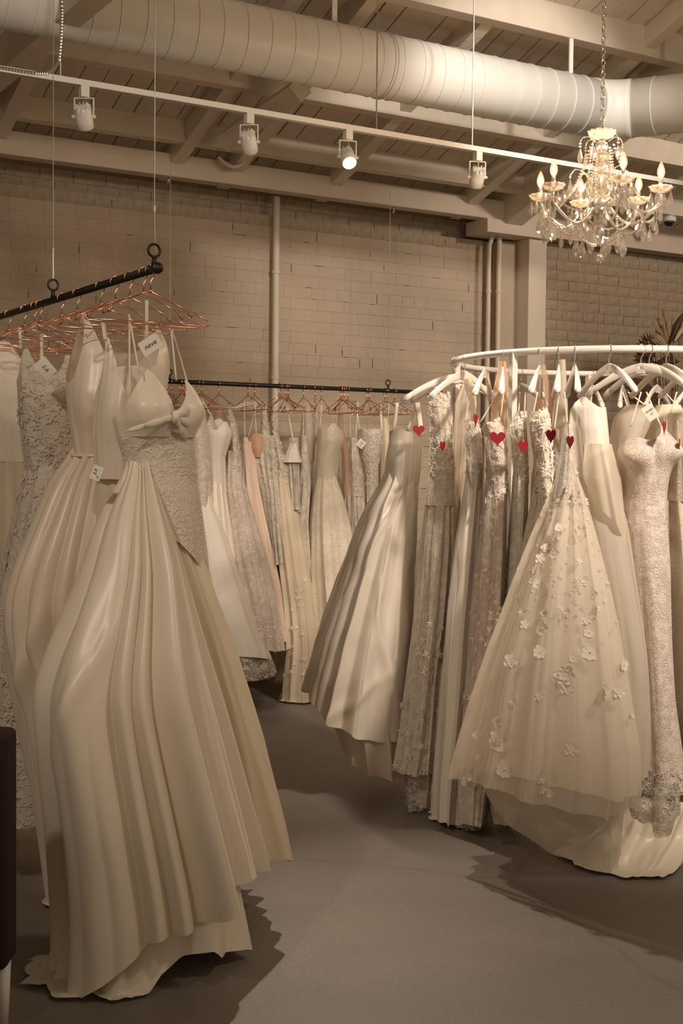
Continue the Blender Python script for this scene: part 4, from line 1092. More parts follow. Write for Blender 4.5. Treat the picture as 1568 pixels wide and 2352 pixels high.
gown(850, bdep(846), 'strapless lace bodice with a straight top edge beside the taffeta gown', GB,
     [(1150, 838, 862, .05), (1090, 836, 866, .07), (1040, 824, 874, .10), (1000, 822, 880, .11), (986, 822, 880, .11)], [(1130, 836, 864, .06), (1350, 830, 870, .1)], M['lace_ivory'], M['lace_rose'], 251, app=[('bodice', 130, .011, (0, .8), 'applq')], straps=(((826, 990, 0), (820, 950, 0)), ((876, 990, 0), (874, 948, 0), .008)))
gown(884, bdep(884) + .05, 'narrow cream chiffon gown at the right end of the back rail', GB, [(1120, 868, 896, .05), (1020, 870, 900, .07), (960, 876, 892, .03)], [(1100, 866, 898, .06), (1350, 860, 910, .1)], M['cream'], M['cream'], 261)

# ================================================================ ROUND RACK GOWNS
BUMP11 = None
GR = 'gowns on the round rack'
r1 = gown(930, 5.75, 'silvery taffeta gown with a full skirt on the left of the round rack', GR,
     [(1110, 880, 962, .12), (1060, 884, 966, .13), (1020, 892, 968, .12), (985, 900, 962, .07)],
     [(1080, 878, 962, .13), (1150, 842, 962, .17), (1230, 806, 960, .21), (1330, 766, 956, .25), (1450, 722, 950, .29), (1560, 690, 944, .30), (1600, 680, 942, .30), (1650, 668, 942, .30), (1705, 655, 942, .30)],
     M['taffeta'], M['taffeta'], 301, (9, .006, .05, .7), nth=220, wr=.005, drift=.15, crumple=.007,
     swag=lambda th, z: .020 * np.exp(-.5 * ((np.angle(np.exp(1j * (th - rad(-95)))) - 2.1 * (z - 1.25)) / .055) ** 2) * np.exp(-.5 * ((z - 1.3) / .16) ** 2) + .018 * np.exp(-.5 * ((np.angle(np.exp(1j * (th - rad(-70)))) + 1.5 * (z - 0.75)) / .07) ** 2) * np.exp(-.5 * ((z - .7) / .15) ** 2) + .02 * np.exp(-.5 * ((np.angle(np.exp(1j * (th - rad(-105)))) - 5.0 * (z - 0.42)) / .12) ** 2) * np.exp(-.5 * ((z - .45) / .10) ** 2), hempy=[(180, 1588), (-160, 1592), (-135, 1628), (-110, 1668), (-85, 1695), (-60, 1706), (-30, 1700), (0, 1690), (90, 1640)], straps=(((903, 1000, 0), (912, 925, -.02), .008), ((935, 990, 0), (957, 925, 0), .006), ((968, 1000, -.05), (958, 925, -.02), .012)),
     top=(1000, [(-120, .5, 985), (-30, .5, 990)]))
r1.tube('lining', [(990, 896, 920, .05, .06), (1030, 894, 930, .07, .06)], M['nude'], (6, .0, .0, 1), 305, 40, 8, keep=False)
r1.tube('underskirt', [(1600, 730, 935, .22), (1680, 768, 938, .24), (1740, 785, 940, .24), (1790, 800, 948, .24)], M['organza'], (10, .02, .045, 1), 306, 130, 30, hempy=[(180, 1730), (-150, 1745), (-110, 1780), (-70, 1792), (-20, 1785), (90, 1780)], drift=.3)
gown(1010, 5.50, 'champagne lace gown with a white shoulder of blossoms left of center on the round rack', GR,
     [(1160, 975, 1046, .09), (1060, 988, 1044, .09), (1000, 988, 1040, .08), (950, 985, 1036, .06), (905, 985, 1030, .03)],
     [(1120, 980, 1048, .09), (1250, 962, 1050, .12), (1400, 950, 1040, .15), (1550, 936, 1020, .18), (1700, 918, 1008, .20), (1785, 900, 1004, .21)], M['lace_bead'], M['lace_bead'], 311, (10, .006, .045, .65), nth=120, app=[('bodice', 160, .016, (0, .75), 'applq'), ('skirt', 90, .02, (.5, 1), 'lace_ivory')])
gown(985, 5.55, 'ragged ivory lace train hanging low under the champagne lace gown', GR, None,
     [(1600, 930, 1040, .12), (1760, 918, 1030, .14), (1850, 926, 1010, .14), (1885, 960, 1010, .13)], None, M['lace_open'], 321, (7, .02, .04, 1), hemvar=.1)
gown(1045, 5.62, 'pale cream gown in a tall sleeve between lace gowns on the round rack', GR,
     [(1150, 1030, 1075, .08), (1000, 1040, 1090, .09), (920, 1046, 1090, .07), (870, 1068, 1082, .03)],
     [(1120, 1028, 1078, .09), (1400, 1010, 1070, .12), (1650, 990, 1070, .14), (1870, 985, 1075, .15)], M['organza'], M['cream'], 331)
gown(1085, 5.30, 'ivory crepe column gown with a crystal shoulder beside the heart tags', GR,
     [(1120, 1068, 1106, .08), (1050, 1072, 1108, .09), (1000, 1066, 1106, .09), (965, 1066, 1096, .06)],
     [(1090, 1066, 1108, .09), (1250, 1042, 1100, .11), (1400, 1022, 1092, .13), (1600, 1004, 1080, .15), (1800, 985, 1062, .17), (1898, 982, 1056, .17)], M['lace_bead'], M['crepe_white'], 341, (9, .006, .045, .65), top=(985, [(-130, .5, 962), (-40, .5, 955)]), app=[('bodice', 110, .009, (0, .9), 'applq')])
gown(1150, 5.18, 'dusty rose lace gown below the large heart tag on the round rack', GR,
     [(1130, 1116, 1165, .09), (1050, 1116, 1164, .10), (1000, 1112, 1160, .09), (965, 1100, 1150, .05)],
     [(1100, 1112, 1166, .10), (1250, 1096, 1164, .12), (1400, 1084, 1160, .14), (1600, 1064, 1145, .17), (1800, 1040, 1130, .19), (1905, 1045, 1110, .19)], M['lace_rose'], M['lace_rose'], 351, (9, .006, .045, .65), top=(985, [(-120, .5, 970), (-40, .5, 960)]), app=[('skirt', 150, .016, (0, .9), 'applq'), ('bodice', 70, .012, (0, 1), 'applq')])
gown(1150, 5.55, 'peach tulle bodice lifted high on the far side behind the heart tags', GR, [(1250, 1120, 1190, .10), (1000, 1120, 1176, .10), (900, 1130, 1172, .07), (830, 1146, 1160, .02)], [(1200, 1115, 1195, .10), (1600, 1110, 1190, .14)], M['tulle_peach'], M['lace_dusty'], 361)
gown(1172, 5.42, 'mauve brown lace gown in shadow between two beaded gowns', GR, [(1140, 1158, 1196, .08), (1050, 1158, 1194, .08), (1010, 1164, 1190, .05)], [(1120, 1152, 1200, .09), (1300, 1130, 1198, .12), (1500, 1120, 1190, .15), (1700, 1110, 1180, .16)], M['lace_dusty'], M['lace_dusty'], 371, app=[('skirt', 60, .014, (0, .9), 'lace_rose')])
gown(1200, 5.12, 'beaded champagne sheath under the second large heart tag', GR,
     [(1110, 1180, 1214, .08), (1050, 1174, 1212, .09), (985, 1170, 1208, .09), (945, 1188, 1206, .04)],
     [(1080, 1176, 1216, .09), (1200, 1168, 1214, .10), (1350, 1156, 1206, .12), (1550, 1140, 1200, .14)], M['lace_bead'], M['lace_bead'], 381, app=[('bodice', 120, .009, (0, 1), 'applq')])
gown(1240, 5.02, 'ivory gown with torn petal appliques right of the heart tags', GR,
     [(1160, 1226, 1268, .08), (1060, 1228, 1266, .08), (980, 1218, 1262, .08), (945, 1222, 1258, .05)],
     [(1120, 1224, 1270, .09), (1250, 1200, 1268, .12), (1400, 1180, 1260, .15), (1550, 1160, 1250, .17)], M['lace_ivory'], M['lace_ivory'], 391, app=[('bodice', 110, .022, (0, 1), 'applq')])
gown(1245, 5.6, 'orange-lined cream bodice hanging on the far side of the round rack', GR, [(1100, 1225, 1280, .09), (950, 1228, 1270, .09), (880, 1234, 1262, .06), (838, 1240, 1252, .02)], [(1080, 1220, 1285, .09), (1500, 1210, 1300, .14)], M['tulle_peach'], M['blush'], 401)
gown(1290, 5.5, 'cream chiffon sleeve hanging behind the tulle gown', GR, [(1100, 1268, 1312, .08), (950, 1268, 1304, .07), (826, 1284, 1298, .02)], [(1080, 1262, 1315, .09), (1400, 1240, 1330, .13)], M['organza'], M['cream'], 411)
gown(1290, 5.15, 'small blush lace bodice behind the flowered tulle gown', GR, [(1100, 1262, 1300, .06), (1050, 1266, 1304, .07), (985, 1270, 1306, .05)], [(1080, 1258, 1306, .07), (1300, 1230, 1310, .12)], M['lace_rose'], M['lace_rose'], 421)
# flowered tulle gown
d9 = Dress('wedding_dress', 1300, 1200, 4.78, 'full ivory tulle gown scattered with white fabric flowers at the front of the round rack', GR)
H9 = lambda py: d9.hit(1300, py)[1]
d9.tube('bodice', [(1160, 1262, 1340, .08), (1100, 1276, 1326, .07), (1050, 1286, 1318, .06), (1000, 1292, 1316, .04), (975, 1296, 1312, .02)], M['lace_bead'], (6, .002, .005, 1), 501, 110, 50)
d9.tube('skirt_lining', [(1080, 1288, 1320, .03), (1130, 1272, 1334, .07), (1220, 1236, 1356, .12), (1350, 1188, 1390, .17), (1500, 1146, 1420, .22), (1650, 1112, 1446, .26), (1780, 1090, 1462, .28), (1830, 1086, 1462, .285)], M['crepe_white'], (16, .006, .045, .6), 502, 200, 80, wr=.006,
        hempy=[(180, 1770), (-135, 1785), (-90, 1815), (-45, 1845), (0, 1800), (90, 1790)])
d9.tube('tulle_skirt', [(1070, 1290, 1318, .03), (1120, 1272, 1336, .075), (1220, 1226, 1366, .15), (1350, 1172, 1402, .21), (1500, 1112, 1434, .27), (1600, 1080, 1456, .30), (1700, 1052, 1474, .325), (1790, 1030, 1478, .34), (1870, 1030, 1460, .345), (1900, 1040, 1450, .345)], M['tulle'], (17, .006, .055, .6), 503, 240, 90, wr=.008,
        hempy=[(180, 1790), (-150, 1800), (-115, 1835), (-90, 1862), (-60, 1880), (-25, 1850), (0, 1780), (90, 1800)])
d9.tube('under_tulle', [(1760, 1090, 1440, .24), (1830, 1116, 1434, .25), (1890, 1150, 1428, .25), (1950, 1200, 1424, .23), (2000, 1270, 1420, .20)], M['tulle'], (8, .01, .03, 1), 504, 150, 30,
        hempy=[(180, 1860), (-150, 1900), (-110, 1960), (-75, 1985), (-40, 2000), (-10, 1990), (60, 1900)])
for k, (px, py, r) in enumerate(((1175, 1515, .030), (1240, 1495, .026), (1297, 1555, .040), (1300, 1580, .026), (1355, 1500, .034), (1385, 1590, .030), (1418, 1588, .026), (1440, 1525, .028), (1450, 1640, .016),
        (1315, 1718, .028), (1155, 1770, .036), (1140, 1660, .026), (1140, 1690, .030), (1148, 1715, .028), (1130, 1710, .022), (1250, 1810, .020), (1262, 1825, .018), (1244, 1790, .022), (1238, 1595, .022), (1235, 1340, .022), (1222, 1300, .024),
        (1240, 1280, .022), (1215, 1330, .018), (1200, 1405, .018), (1205, 1430, .02), (1245, 1440, .028), (1250, 1410, .022), (1265, 1230, .02), (1285, 1210, .018), (1340, 1330, .020), (1330, 1290, .018), (1360, 1360, .018),
        (1372, 1390, .018), (1345, 1420, .020), (1350, 1455, .022), (1300, 1410, .018), (1290, 1400, .016), (1315, 1510, .018), (1180, 1610, .016), (1075, 1790, .018), (1060, 1805, .018), (1090, 1690, .016), (1095, 1740, .016), (1270, 1270, .022), (1255, 1260, .02))):
    i, j = d9.find('tulle_skirt', px, py); put_flower(d9, 'tulle_skirt', i, j, r, k)
applique(d9, 'tulle_skirt', 150, .010, (0.0, .5), 9, 'sequin_applique', M['lace_bead'])
# organza strapless
g10 = gown(1352, 5.02, 'plain sheer organza strapless gown behind the flowered tulle gown', GR,
     [(1150, 1320, 1410, .10), (1050, 1314, 1400, .11), (980, 1308, 1394, .11), (935, 1312, 1390, .09), (915, 1322, 1384, .06)],
     [(1080, 1312, 1408, .12), (1200, 1318, 1440, .17), (1350, 1330, 1470, .21), (1500, 1340, 1495, .24), (1650, 1340, 1500, .26), (1800, 1330, 1490, .26)], M['crepe_white'], M['organza'], 511, (8, .006, .03, .8), top=(945, [(-130, .6, 912), (-20, .5, 935)]), nth=120)
g10.tube('overlay', [(1020, 1330, 1400, .13, -.04), (1100, 1330, 1424, .15, -.05), (1200, 1350, 1436, .15, -.05), (1280, 1400, 1436, .12, -.05)], M['organza'], (6, .01, .03, 1), 515, 90, 30, hem=hemf([(180, g10.hit(1380, 1100)[1]), (-90, g10.hit(1380, 1200)[1]), (0, g10.hit(1380, 1280)[1]), (90, g10.hit(1380, 1200)[1])]))
# lace mermaid
g11 = gown(1478, 4.98, 'fitted pale lace gown with sweetheart cups and scalloped hem', GR,
     [(1200, 1428, 1532, .11), (1140, 1434, 1530, .10), (1090, 1428, 1536, .11), (1040, 1420, 1542, .12), (1000, 1432, 1534, .09), (975, 1445, 1520, .06)],
     [(1170, 1426, 1532, .12), (1300, 1434, 1536, .14), (1450, 1444, 1540, .15), (1600, 1452, 1546, .16), (1700, 1452, 1560, .17), (1800, 1446, 1576, .19), (1836, 1444, 1580, .19)], M['lace_rose'], M['lace_rose'], 521, (6, .004, .018, 1), top=(1018, [(-128, .36, 1004), (-42, .40, 978)]), nth=150, wr=.003, app=[('skirt', 160, .012, (.93, 1), 'lace_ivory')], bumps=[(-125, 1050, .36, .034, .050), (-42, 1035, .36, .038, .055), (-85, 1045, .10, .04, -.018)])
gown(1560, 5.05, 'ivory sheath gown cut by the right edge of the picture', GR, [(1150, 1534, 1600, .10), (1030, 1534, 1600, .11), (950, 1536, 1600, .10)], [(1120, 1534, 1605, .11), (1400, 1544, 1640, .16), (1700, 1556, 1680, .2), (1850, 1560, 1700, .2)], M['jacquard'], M['jacquard'], 531)
gown(1435, 5.45, 'white ruffled gown on the far side seen under the hangers', GR, [(1150, 1405, 1460, .10), (1020, 1400, 1470, .12), (960, 1410, 1500, .10), (930, 1440, 1490, .05)], [(1120, 1400, 1465, .12), (1500, 1400, 1480, .2)], M['organza'], M['crepe_white'], 541)
gown(1520, 5.6, 'ivory satin gown at the far right of the round rack', GR, [(1100, 1480, 1560, .1), (960, 1490, 1580, .11), (930, 1510, 1560, .06)], [(1080, 1470, 1570, .12), (1500, 1460, 1600, .2)], M['satin_ivory'], M['satin_ivory'], 551)
gown(1640, 5.35, 'pale gown beyond the right edge of the round rack', GR, [(1100, 1600, 1690, .1), (960, 1600, 1690, .11)], [(1080, 1590, 1700, .12), (1500, 1580, 1760, .2), (1880, 1570, 1800, .25)], M['crepe_white'], M['crepe_white'], 561)
# satin train lying on the floor
tr = Dress('wedding_dress', 1450, 1950, 4.95, 'satin train of a gown spread on the floor at the right', GR)
tr.tube('hem_lace', [(1780, 1450, 1560, .14), (1850, 1440, 1570, .16), (1890, 1440, 1560, .15)], M['lace_open'], (7, .02, .03, 1), 571, 100, 20)
tr.tube('train', [(1820, 1440, 1600, .14, .05), (1900, 1390, 1600, .18, .02), (1950, 1340, 1590, .22, -.03), (1985, 1292, 1560, .24, -.08), (2000, 1288, 1540, .25, -.08)], M['satin_ivory'], (8, .02, .05, 1), 572, 180, 50, hem=lambda a: -.02, drift=.6, wr=.008, crumple=.02)
gown(1090, 5.3, 'sheer lace underskirt corner touching the floor below the crepe gown', GR, None, [(1780, 1040, 1130, .12), (1900, 1046, 1120, .12), (1925, 1070, 1100, .10)], None, M['lace_open'], 581, (6, .02, .03, 1), hemvar=.08)
gown(1155, 5.2, 'frayed ivory lace hem hanging behind the tulle gown', GR, None, [(1700, 1090, 1230, .14), (1850, 1110, 1210, .15), (1910, 1130, 1180, .12)], None, M['lace_ivory'], 591, (7, .02, .03, 1), hemvar=.06)

# ================================================================ TAGS
def heart_mesh(r=1.0, scallop=True):
    pts = []
    n = 64
    for k in range(n):
        t = 2 * PI * k / n
        x_ = 16 * math.sin(t) ** 3 / 16.5; z_ = (13 * math.cos(t) - 5 * math.cos(2 * t) - 2 * math.cos(3 * t) - math.cos(4 * t)) / 16.5
        s_ = 1 + (0.035 * math.sin(20 * t) if scallop else 0)
        pts.append((x_ * r * s_, z_ * r * s_))
    V = [(x_, -0.03 * r, z_) for x_, z_ in pts] + [(x_, 0.03 * r, z_) for x_, z_ in pts]
    Fc = [tuple(range(n))[::-1], tuple(range(n, 2 * n))] + [(k, (k + 1) % n, n + (k + 1) % n, n + k) for k in range(n)]
    return MB().add(V, Fc).mesh('heart', M['red'])
hm_ = heart_mesh()
eye_ = MB().lathe([(0.05, -0.04), (0.07, 0.0), (0.05, 0.04)], (0, 0, 0), 8).mesh('crystal_eyelet', M['crystal'])
hearts = (((961, 988), 14, 0.2, 5.48, 'red heart tag on the silvery taffeta gown'), ((1016, 1024), 14, 1.05, 5.36, 'red heart tag on the blossom-shouldered lace gown'),
          ((1092, 963), 17, 1.2, 5.15, 'narrow red heart tag hanging high over the crystal shoulder'), ((1142, 1006), 18, -0.1, 5.0, 'largest red heart tag with scalloped edge facing the camera'),
          ((1201, 1024), 17, 0.75, 4.97, 'red heart tag on the beaded champagne sheath'), ((1265, 1000), 17, -1.0, 4.9, 'red heart tag beside the petal applique gown'),
          ((1309, 1014), 17, -1.25, 4.68, 'red heart tag at the waist of the flowered tulle gown'), ((1525, 980), 17, 1.1, 4.80, 'red heart tag on the fitted lace gown'),
          ((1560, 1020), 16, 1.25, 4.85, 'red heart tag at the right edge of the picture'))
for (px, py), rp, yaw, d, lab in hearts:
    p = at_d(px, py, d); r = rp * d / F_PX * 1.05
    root = empty('heart_tag', p, -YAW + yaw, lab, 'tag', 'red heart tags on the round rack')
    o = bpy.data.objects.new('heart', hm_); C.objects.link(o); o.parent = root; o.scale = (r, r, r)
    o = bpy.data.objects.new('eyelet', eye_); C.objects.link(o); o.parent = root; o.scale = (r, r, r); o.location = (0, 0, r * .45); o.rotation_euler = (PI / 2, 0, 0)
    MB().tube([(0, 0, r * .45), (0.004, 0.004, r * 1.6), (0, 0.01, r * 3.2)], 0.0007, 5).build('string', M['ribbon'], root)
def text_mesh(txt, size, mat, shear=0.3):
    cu = bpy.data.curves.new('writing', 'FONT'); cu.body = txt; cu.size = size; cu.align_x = 'CENTER'; cu.align_y = 'CENTER'; cu.shear = shear; cu.extrude = 0.0002
    to = bpy.data.objects.new('writing_tmp', cu); C.objects.link(to)
    dg = bpy.context.evaluated_depsgraph_get(); me = bpy.data.meshes.new_from_object(to.evaluated_get(dg))
    bpy.data.objects.remove(to); me.materials.clear(); me.materials.append(mat); return me
def card(px, py, d, wpx, hpx, roll, yaw, lab, writing=None, size=0.02):
    p = at_d(px, py, d); k = d / F_PX
    root = empty('paper_tag', p, 0, lab, 'tag')
    root.rotation_euler = (0, 0, -YAW + yaw)
    R_ = Matrix.Rotation(roll, 4, 'Y')
    w_, h_ = wpx * k / 2, hpx * k / 2
    o = MB().box(-w_, w_, -0.0006, 0.0006, -h_, h_).build('card', M['paper'], root); o.matrix_local = R_
    if writing:
        for n_, (tx, dx, dz, sz) in enumerate(writing):
            me = text_mesh(tx, sz * k, M['ink'], 0.3); o = link_mesh('writing', me, None, root)
            o.matrix_local = R_ @ Matrix.Translation((dx * k, -0.0012, dz * k)) @ Matrix.Rotation(PI / 2, 4, 'X')
    MB().tube([(-w_ * .6, 0, h_ * .8), (-w_ * .5, 0.002, h_ + 0.03)], 0.0006, 5).build('string', M['ribbon'], root)
    return root
card(345, 792, 3.86, 50, 36, -0.55, -0.15, 'white paper tag with handwriting on the tank-strap gown', [('neve', 0, 0, 17)])
card(104, 846, 4.36, 46, 34, 0.85, 0.0, 'faint white paper tag on the leaf lace gown', [('S.A', 0, 0, 13)])
card(222, 1086, 3.74, 34, 24, -1.2, 0.1, 'white paper tag with writing hanging at the waist of the satin gown', [('3.9', 0, 3, 11), ('m', -9, -5, 8)])
card(829, 1019, 8.19, 18, 18, 0.7, 0.1, 'small square white swing tag on the strapless lace bodice', [('size', 0, 3, 5), ('no', 0, -3, 5)])
card(1493, 947, 4.95, 26, 36, -0.6, -0.3, 'printed white paper tag among the hangers at the right', [('IVORY', 0, 4, 7), ('12', 0, -5, 7)])

# ================================================================ CHANDELIER
cd = 5.4
cc = at_d(1379, 470, cd)
def cz(py): return at_d(1379, py, cd).z - cc.z
ch = empty('chandelier', cc, 0, 'crystal chandelier with lit candle bulbs and bead garlands', 'chandelier')
# chain
link = MB().tube([(0.0075 * math.cos(t), 0, 0.015 * math.sin(t)) for t in np.linspace(0, 2 * PI, 17)[:-1]], 0.0024, 6, closed=True).mesh('chain_link', M['chrome'])
z = cz(296) ; top = deck_z(cc.y) - cc.z; k = 0
while z < top:
    o = bpy.data.objects.new('chain_link', link); C.objects.link(o); o.parent = ch; o.location = (0, 0, z + 0.012); o.rotation_euler = (0.1, 0, (k % 2) * PI / 2 + 0.35); z += 0.0235; k += 1
def dish(r, h, c, name, n=12):
    """scalloped glass bobeche"""
    V = []
    for (rr, zz, f) in ((.22, 0, 0), (.5, .06, .0), (.78, .30, .05), (.95, .72, .08), (1.0, 1.0, .10), (.93, .98, .1), (.72, .40, .05), (.45, .14, 0), (.18, .06, 0)):
        V.append([(c[0] + r * rr * (1 + f * math.cos(n * t)) * math.cos(t), c[1] + r * rr * (1 + f * math.cos(n * t)) * math.sin(t), c[2] + h * zz) for t in np.linspace(0, 2 * PI, n * 6 + 1)[:-1]])
    return link_mesh(name, grid_mesh(name, np.array(V)), M['milk_crystal'], ch, True)
# central column
MB().tube([(0, 0, cz(292)), (0, 0, cz(560))], 0.006, 10).build('stem', M['chrome'], ch, True)
dish(0.057, 0.036, (0, 0, cz(322)), 'top_dish')
col = MB()
for (py0, py1, r) in ((325, 352, .028), (352, 372, .040), (372, 392, .026), (392, 420, .036), (420, 445, .045), (445, 470, .030), (470, 500, .048), (500, 525, .03), (525, 545, .02)):
    zm = (cz(py0) + cz(py1)) / 2; hh = abs(cz(py0) - cz(py1)) / 2
    col.lathe([(r * .45, -hh), (r * .9, -hh * .5), (r, 0), (r * .9, hh * .5), (r * .45, hh)], (0, 0, zm), 10)
col.build('glass_column', M['clear_crystal'], ch)
hub = MB().lathe([(.02, -.03), (.045, -.02), (.05, 0), (.045, .02), (.02, .03)], (0, 0, cz(468)), 16).build('hub', M['chrome'], ch, True)
ball = MB().lathe([(0.0205 * math.sin(t) + 1e-4, 0.0205 * math.cos(t)) for t in np.linspace(PI, 0, 13)], (0, 0, cz(592)), 20).build('crystal_ball', M['clear_crystal'], ch, True)
# crystal drop + bead meshes
drop_me = MB().lathe([(0.0006, 0.036), (0.0045, 0.026), (0.009, 0.010), (0.0115, -0.004), (0.009, -0.018), (0.0008, -0.030)], (0, 0, 0), 6).mesh('crystal_drop', M['clear_crystal'])
drop_big = MB().lathe([(0.0006, 0.046), (0.005, 0.036), (0.013, 0.012), (0.0175, -0.008), (0.013, -0.024), (0.0008, -0.040)], (0, 0, 0), 8).mesh('crystal_drop', M['clear_crystal'])
bead_prof = [(0.0006, -0.0052), (0.0045, -0.0028), (0.0056, 0), (0.0045, 0.0028), (0.0006, 0.0052)]
def hang_drop(p, big=False, nbead=2):
    p = Vector(p); mb = MB()
    for q in range(nbead): mb.lathe(bead_prof, p + Vector((0, 0, -0.006 - q * 0.0125)), 6)
    mb.tube([p + Vector((0, 0, .004)), p + Vector((0, 0, -nbead * .0125 - .006))], 0.0009, 4)
    mb.build('bead_link', M['crystal'], ch)
    o = bpy.data.objects.new('crystal_drop', drop_big if big else drop_me); C.objects.link(o); o.parent = ch
    o.location = p + Vector((0, 0, -nbead * 0.0125 - (0.048 if big else 0.038))); o.rotation_euler = (0, 0, p.x * 50)
def garland(a, b, sag, name='bead_garland'):
    a, b = Vector(a), Vector(b); L_ = (b - a).length + sag * 1.2; n = max(5, int(L_ / 0.0118)); mb = MB()
    for k in range(n + 1):
        t = k / n; p = a + (b - a) * t + Vector((0, 0, -4 * sag * t * (1 - t)))
        mb.lathe(bead_prof, p, 6)
    mb.build(name, M['crystal'], ch)
    return a + (b - a) * .5 + Vector((0, 0, -sag))
# arms: angle measured in plan; candle image positions give the heights
AR = 0.268
arms = []
for (px, pyd) in ((1240, 462), (1268, 428), (1348, 478), (1411, 428), (1479, 464), (1518, 432)):
    arms.append((px, pyd))
angs = [math.radians(a) for a in (170, 205, 110, 285, 50, 345)]
# plan angles relative to camera right (0) / away (90)
def arm_dir(a): return E1 * math.cos(a) + E2 * math.sin(a)
for k, ((px, pyd), a) in enumerate(zip(arms, (math.radians(151), math.radians(208), math.radians(98), math.radians(278), math.radians(42), math.radians(-22)))):
    u = arm_dir(a); R_ = AR * (0.98 if k in (2, 3) else 1.0)
    if k in (1, 5): R_ *= .92
    tip = u * R_; zd = cz(452) + (0.006 if k in (0, 2, 4) else 0.0)
    # S-curved glass arm
    prof = [(0.03, cz(470)), (0.07, cz(500)), (0.12, cz(518)), (0.17, cz(512)), (0.215, cz(494)), (0.248, cz(478)), (R_, zd)]
    pts = [u * r_ + Vector((0, 0, z_)) for r_, z_ in prof]
    fine = []
    for i in range(len(pts) - 1):
        p0 = pts[max(i - 1, 0)]; p1 = pts[i]; p2 = pts[i + 1]; p3 = pts[min(i + 2, len(pts) - 1)]
        for t in np.linspace(0, 1, 5)[:-1]:
            fine.append(0.5 * ((2 * p1) + (p2 - p0) * t + (2 * p0 - 5 * p1 + 4 * p2 - p3) * t * t + (3 * p1 - p0 - 3 * p2 + p3) * t ** 3))
    fine.append(pts[-1])
    MB().tube(fine, 0.0065, 8).build('arm', M['chrome'] if k in (1, 4) else M['crystal'], ch, True)
    # scroll on the arm toward the column
    sc_ = [u * (0.05 + 0.05 * t) + Vector((0, 0, cz(452) + 0.05 * math.sin(PI * t))) for t in np.linspace(0, 1, 9)]
    MB().tube(sc_, 0.0045, 7).build('scroll', M['crystal'], ch, True)
    c0 = (tip.x, tip.y, zd)
    dish(0.046, 0.026, c0, 'bobeche', 10)
    MB().tube([tip + Vector((0, 0, zd + .008)), tip + Vector((0, 0, zd + .058))], 0.0085, 14).build('candle_sleeve', M['chrome'], ch, True)
    bl_ = MB().lathe([(0.0065, 0.056), (0.0125, 0.066), (0.0165, 0.080), (0.0150, 0.096), (0.0085, 0.114), (0.0025, 0.126)], (tip.x, tip.y, zd), 16).build('candle_bulb', M['bulb'], ch, True)
    MB().lathe([(0.002, 0.060), (0.0075, 0.070), (0.0095, 0.082), (0.0075, 0.096), (0.002, 0.110)], (tip.x, tip.y, zd), 12).build('filament', M['bulb_core'], bl_, True)
    ld = bpy.data.lights.new('bulb_light', 'POINT'); ld.energy = 2.8; ld.color = (1.0, 0.70, 0.42); ld.shadow_soft_size = 0.03
    lo = bpy.data.objects.new('bulb_light', ld); C.objects.link(lo); lo.location = Vector(cc) + tip + Vector((0, 0, zd + .155))
    for t in (0.4, 2.0, 3.6, 5.2):
        hang_drop((tip.x + .042 * math.cos(t), tip.y + .042 * math.sin(t), zd + .018), False, 1)
    hang_drop((tip.x, tip.y, zd - .02), k % 2 == 0, 3)
order = sorted(range(6), key=lambda q: (151, 208, 98, 278, 42, 338)[q])
tips = []
for q in order:
    a = math.radians((151, 208, 98, 278, 42, 338)[q]); tips.append((a, arm_dir(a) * AR * .97 + Vector((0, 0, cz(458)))))
for i in range(6):
    A_, B_ = tips[i][1], tips[(i + 1) % 6][1]
    m_ = garland(A_, B_, 0.085); hang_drop(m_, i % 2 == 0, 2)
    q1 = A_ + (B_ - A_) * .25 + Vector((0, 0, -.064)); hang_drop(q1, False, 2)
    q2 = A_ + (B_ - A_) * .75 + Vector((0, 0, -.064)); hang_drop(q2, False, 2)
    # from the top dish down to every arm
    tp_ = arm_dir(tips[i][0]) * .05 + Vector((0, 0, cz(336)))
    m2 = garland(tp_, arm_dir(tips[i][0]) * .20 + Vector((0, 0, cz(472))), 0.05)
    # upper hooks with drops
    hk = [arm_dir(tips[i][0] + .5) * r_ + Vector((0, 0, z_)) for r_, z_ in ((.03, cz(325)), (.055, cz(315)), (.08, cz(318)), (.09, cz(328)))]
    MB().tube(hk, 0.0025, 6).build('scroll', M['crystal'], ch, True); hang_drop(hk[-1], False, 2)
    hk = [arm_dir(tips[i][0] + .5) * r_ + Vector((0, 0, z_)) for r_, z_ in ((.04, cz(420)), (.08, cz(392)), (.11, cz(390)), (.13, cz(405)))]
    MB().tube(hk, 0.003, 6).build('scroll', M['crystal'], ch, True); hang_drop(hk[-1], False, 1)
    lo_ = arm_dir(tips[i][0] + .5) * .10 + Vector((0, 0, cz(535)))
    m3 = garland(arm_dir(tips[i][0]) * .19 + Vector((0, 0, cz(505))), lo_, 0.025); hang_drop(lo_, True, 1)
    garland(lo_, (0, 0, cz(560)), 0.02)
    garland(arm_dir(tips[i][0] + .5) * .045 + Vector((0, 0, cz(345))), arm_dir(tips[i][0] + .5) * .06 + Vector((0, 0, cz(470))), 0.0)

